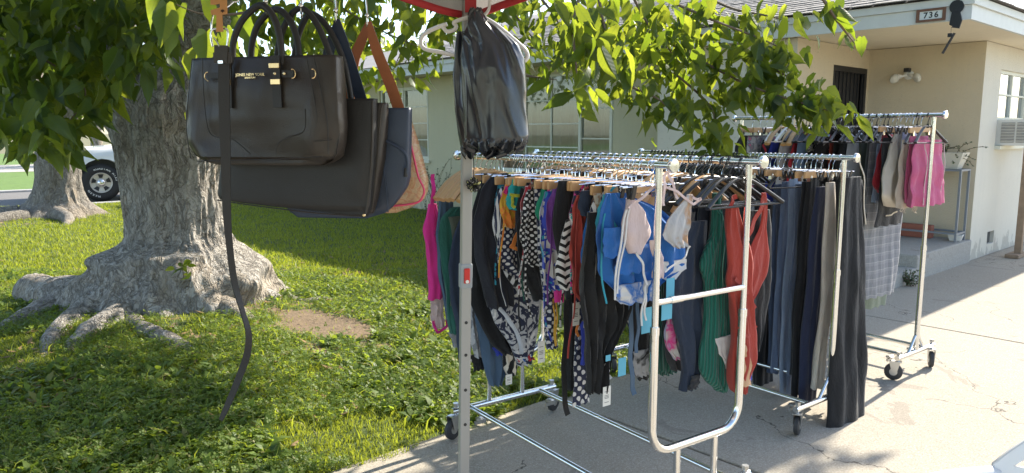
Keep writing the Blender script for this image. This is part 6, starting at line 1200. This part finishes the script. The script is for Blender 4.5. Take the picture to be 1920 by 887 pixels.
def blades(name, n_, near, far, h, w, par=None, mat=None, bend=.5):
    x, y, z = scatter(n_, near, far); m = len(x); a = gr.random(m) * 6.283; hh = h * (.45 + .9 * gr.random(m)); ww = w * (.6 + .8 * gr.random(m)); lx_, ly_ = np.cos(a), np.sin(a); b = gr.random(m) * 6.283; be = hh * bend * (.2 + 1.2 * gr.random(m)); bx, by = np.cos(b) * be, np.sin(b) * be
    V = np.zeros((m, 6, 3))
    for i, (t, wk) in enumerate(((0, 1.0), (.55, .8), (1, .12))):
        cx, cy, cz = x + bx * t * t, y + by * t * t, z - .004 + hh * (t - .25 * bend * t * t)
        V[:, 2 * i] = np.stack([cx - lx_ * ww * wk, cy - ly_ * ww * wk, cz], 1); V[:, 2 * i + 1] = np.stack([cx + lx_ * ww * wk, cy + ly_ * ww * wk, cz], 1)
    o = (np.arange(m) * 6)[:, None]; F = np.concatenate([o + np.array([[0, 1, 3, 2]]), o + np.array([[2, 3, 5, 4]])]); return mesh_np(name, V.reshape(-1, 3), F, mat or M_GRASS, par)
def clover(name, n_, near, far, s, h):
    x, y, z = scatter(n_, near, far); keep = np.array([fbm(a * 1.1, b * 1.1, 3) > -.18 for a, b in zip(x, y)]); x, y, z = x[keep], y[keep], z[keep]; m = len(x); V = np.zeros((m, 3, 4, 3)); hz = z + h * (.2 + gr.random(m)); a0 = gr.random(m) * 6.283; sz = s * (.6 + .8 * gr.random(m)); tx, ty = gr.normal(0, .45, m), gr.normal(0, .45, m)
    for k in range(3):
        a = a0 + k * 2.094 + gr.normal(0, .2, m); c, q = np.cos(a), np.sin(a)
        for i, (r_, w_) in enumerate(((.05, 0), (.6, .45), (1.1, 0), (.6, -.45))):
            px, py = (c * r_ - q * w_) * sz, (q * r_ + c * w_) * sz; V[:, k, i] = np.stack([x + px, y + py, hz + px * tx + py * ty], 1)
    F = np.arange(m * 12).reshape(-1, 4); return mesh_np(name, V.reshape(-1, 3), F, M_WEED)
tag(blades('grass', 150000, 2.3, 7.0, .032, .0023), kind='stuff')
tag(blades('grass', 130000, 6.5, 16.5, .048, .0045), kind='stuff')
tag(clover('clover', 120000, 2.3, 7.5, .0105, .045), kind='stuff')
tag(blades('tall_grass', 2600, 2.6, 8.5, .10, .004, bend=.9), kind='stuff')
def weeds(name, n_, near, far):
    x, y, z = scatter(n_, near, far); vs = []; fs = []; b = 0
    for a, c, q in zip(x, y, z):
        if fbm(a * .9 + 5, c * .9, 2) < .02: continue
        k = int(gr.integers(5, 10)); L0 = .035 + .05 * gr.random()
        for i in range(k):
            th = gr.random() * 6.283; L = L0 * (.6 + .6 * gr.random()); el = .35 + .7 * gr.random(); d = Vector((math.cos(th) * math.cos(el), math.sin(th) * math.cos(el), math.sin(el))); s = Vector((-math.sin(th), math.cos(th), 0)) * L * .20; p = Vector((a, c, q + .008)); d2 = (d + Vector((0, 0, -.55))).normalized()
            m1 = p + d * L * .55; tip = m1 + d2 * L * .5; vs += [tuple(p - s * .2), tuple(p + s * .2), tuple(m1 + s), tuple(m1 - s), tuple(tip + s * .1), tuple(tip - s * .1)]; fs += [(b, b + 1, b + 2, b + 3), (b + 3, b + 2, b + 4, b + 5)]; b += 6
    return mesh_np(name, np.array(vs), np.array(fs), M_WEED)
tag(weeds('broadleaf_weeds', 6000, 2.5, 7.5), kind='stuff')

# fallen leaves and crumbs of bark around the trunk
x, y, z = scatter(1500, 3.2, 9.5); V = []; F = []; lit = random.Random(8)
for a, b_, c_ in zip(x, y, z):
    if math.hypot(a - TX, b_ - TY) > 2.6 and lit.random() < .75: continue
    s_ = lit.uniform(.02, .055); th = lit.uniform(0, 6.28); d = Vector((math.cos(th), math.sin(th), lit.uniform(-.3, .3))) * s_; e = Vector((-math.sin(th), math.cos(th), lit.uniform(-.4, .4))) * s_ * .3; p = Vector((a, b_, c_ + .018)); k = len(V)
    V += [tuple(p - d), tuple(p + e), tuple(p + d + Vector((0, 0, s_ * .3))), tuple(p - e)]; F.append((k, k + 1, k + 2, k + 3))
tag(mesh_np('leaf_litter', np.array(V), np.array(F), plain('dry_leaf', (.26, .17, .08), .8, vary=.5, vscale=6, transl=.2)), kind='stuff')
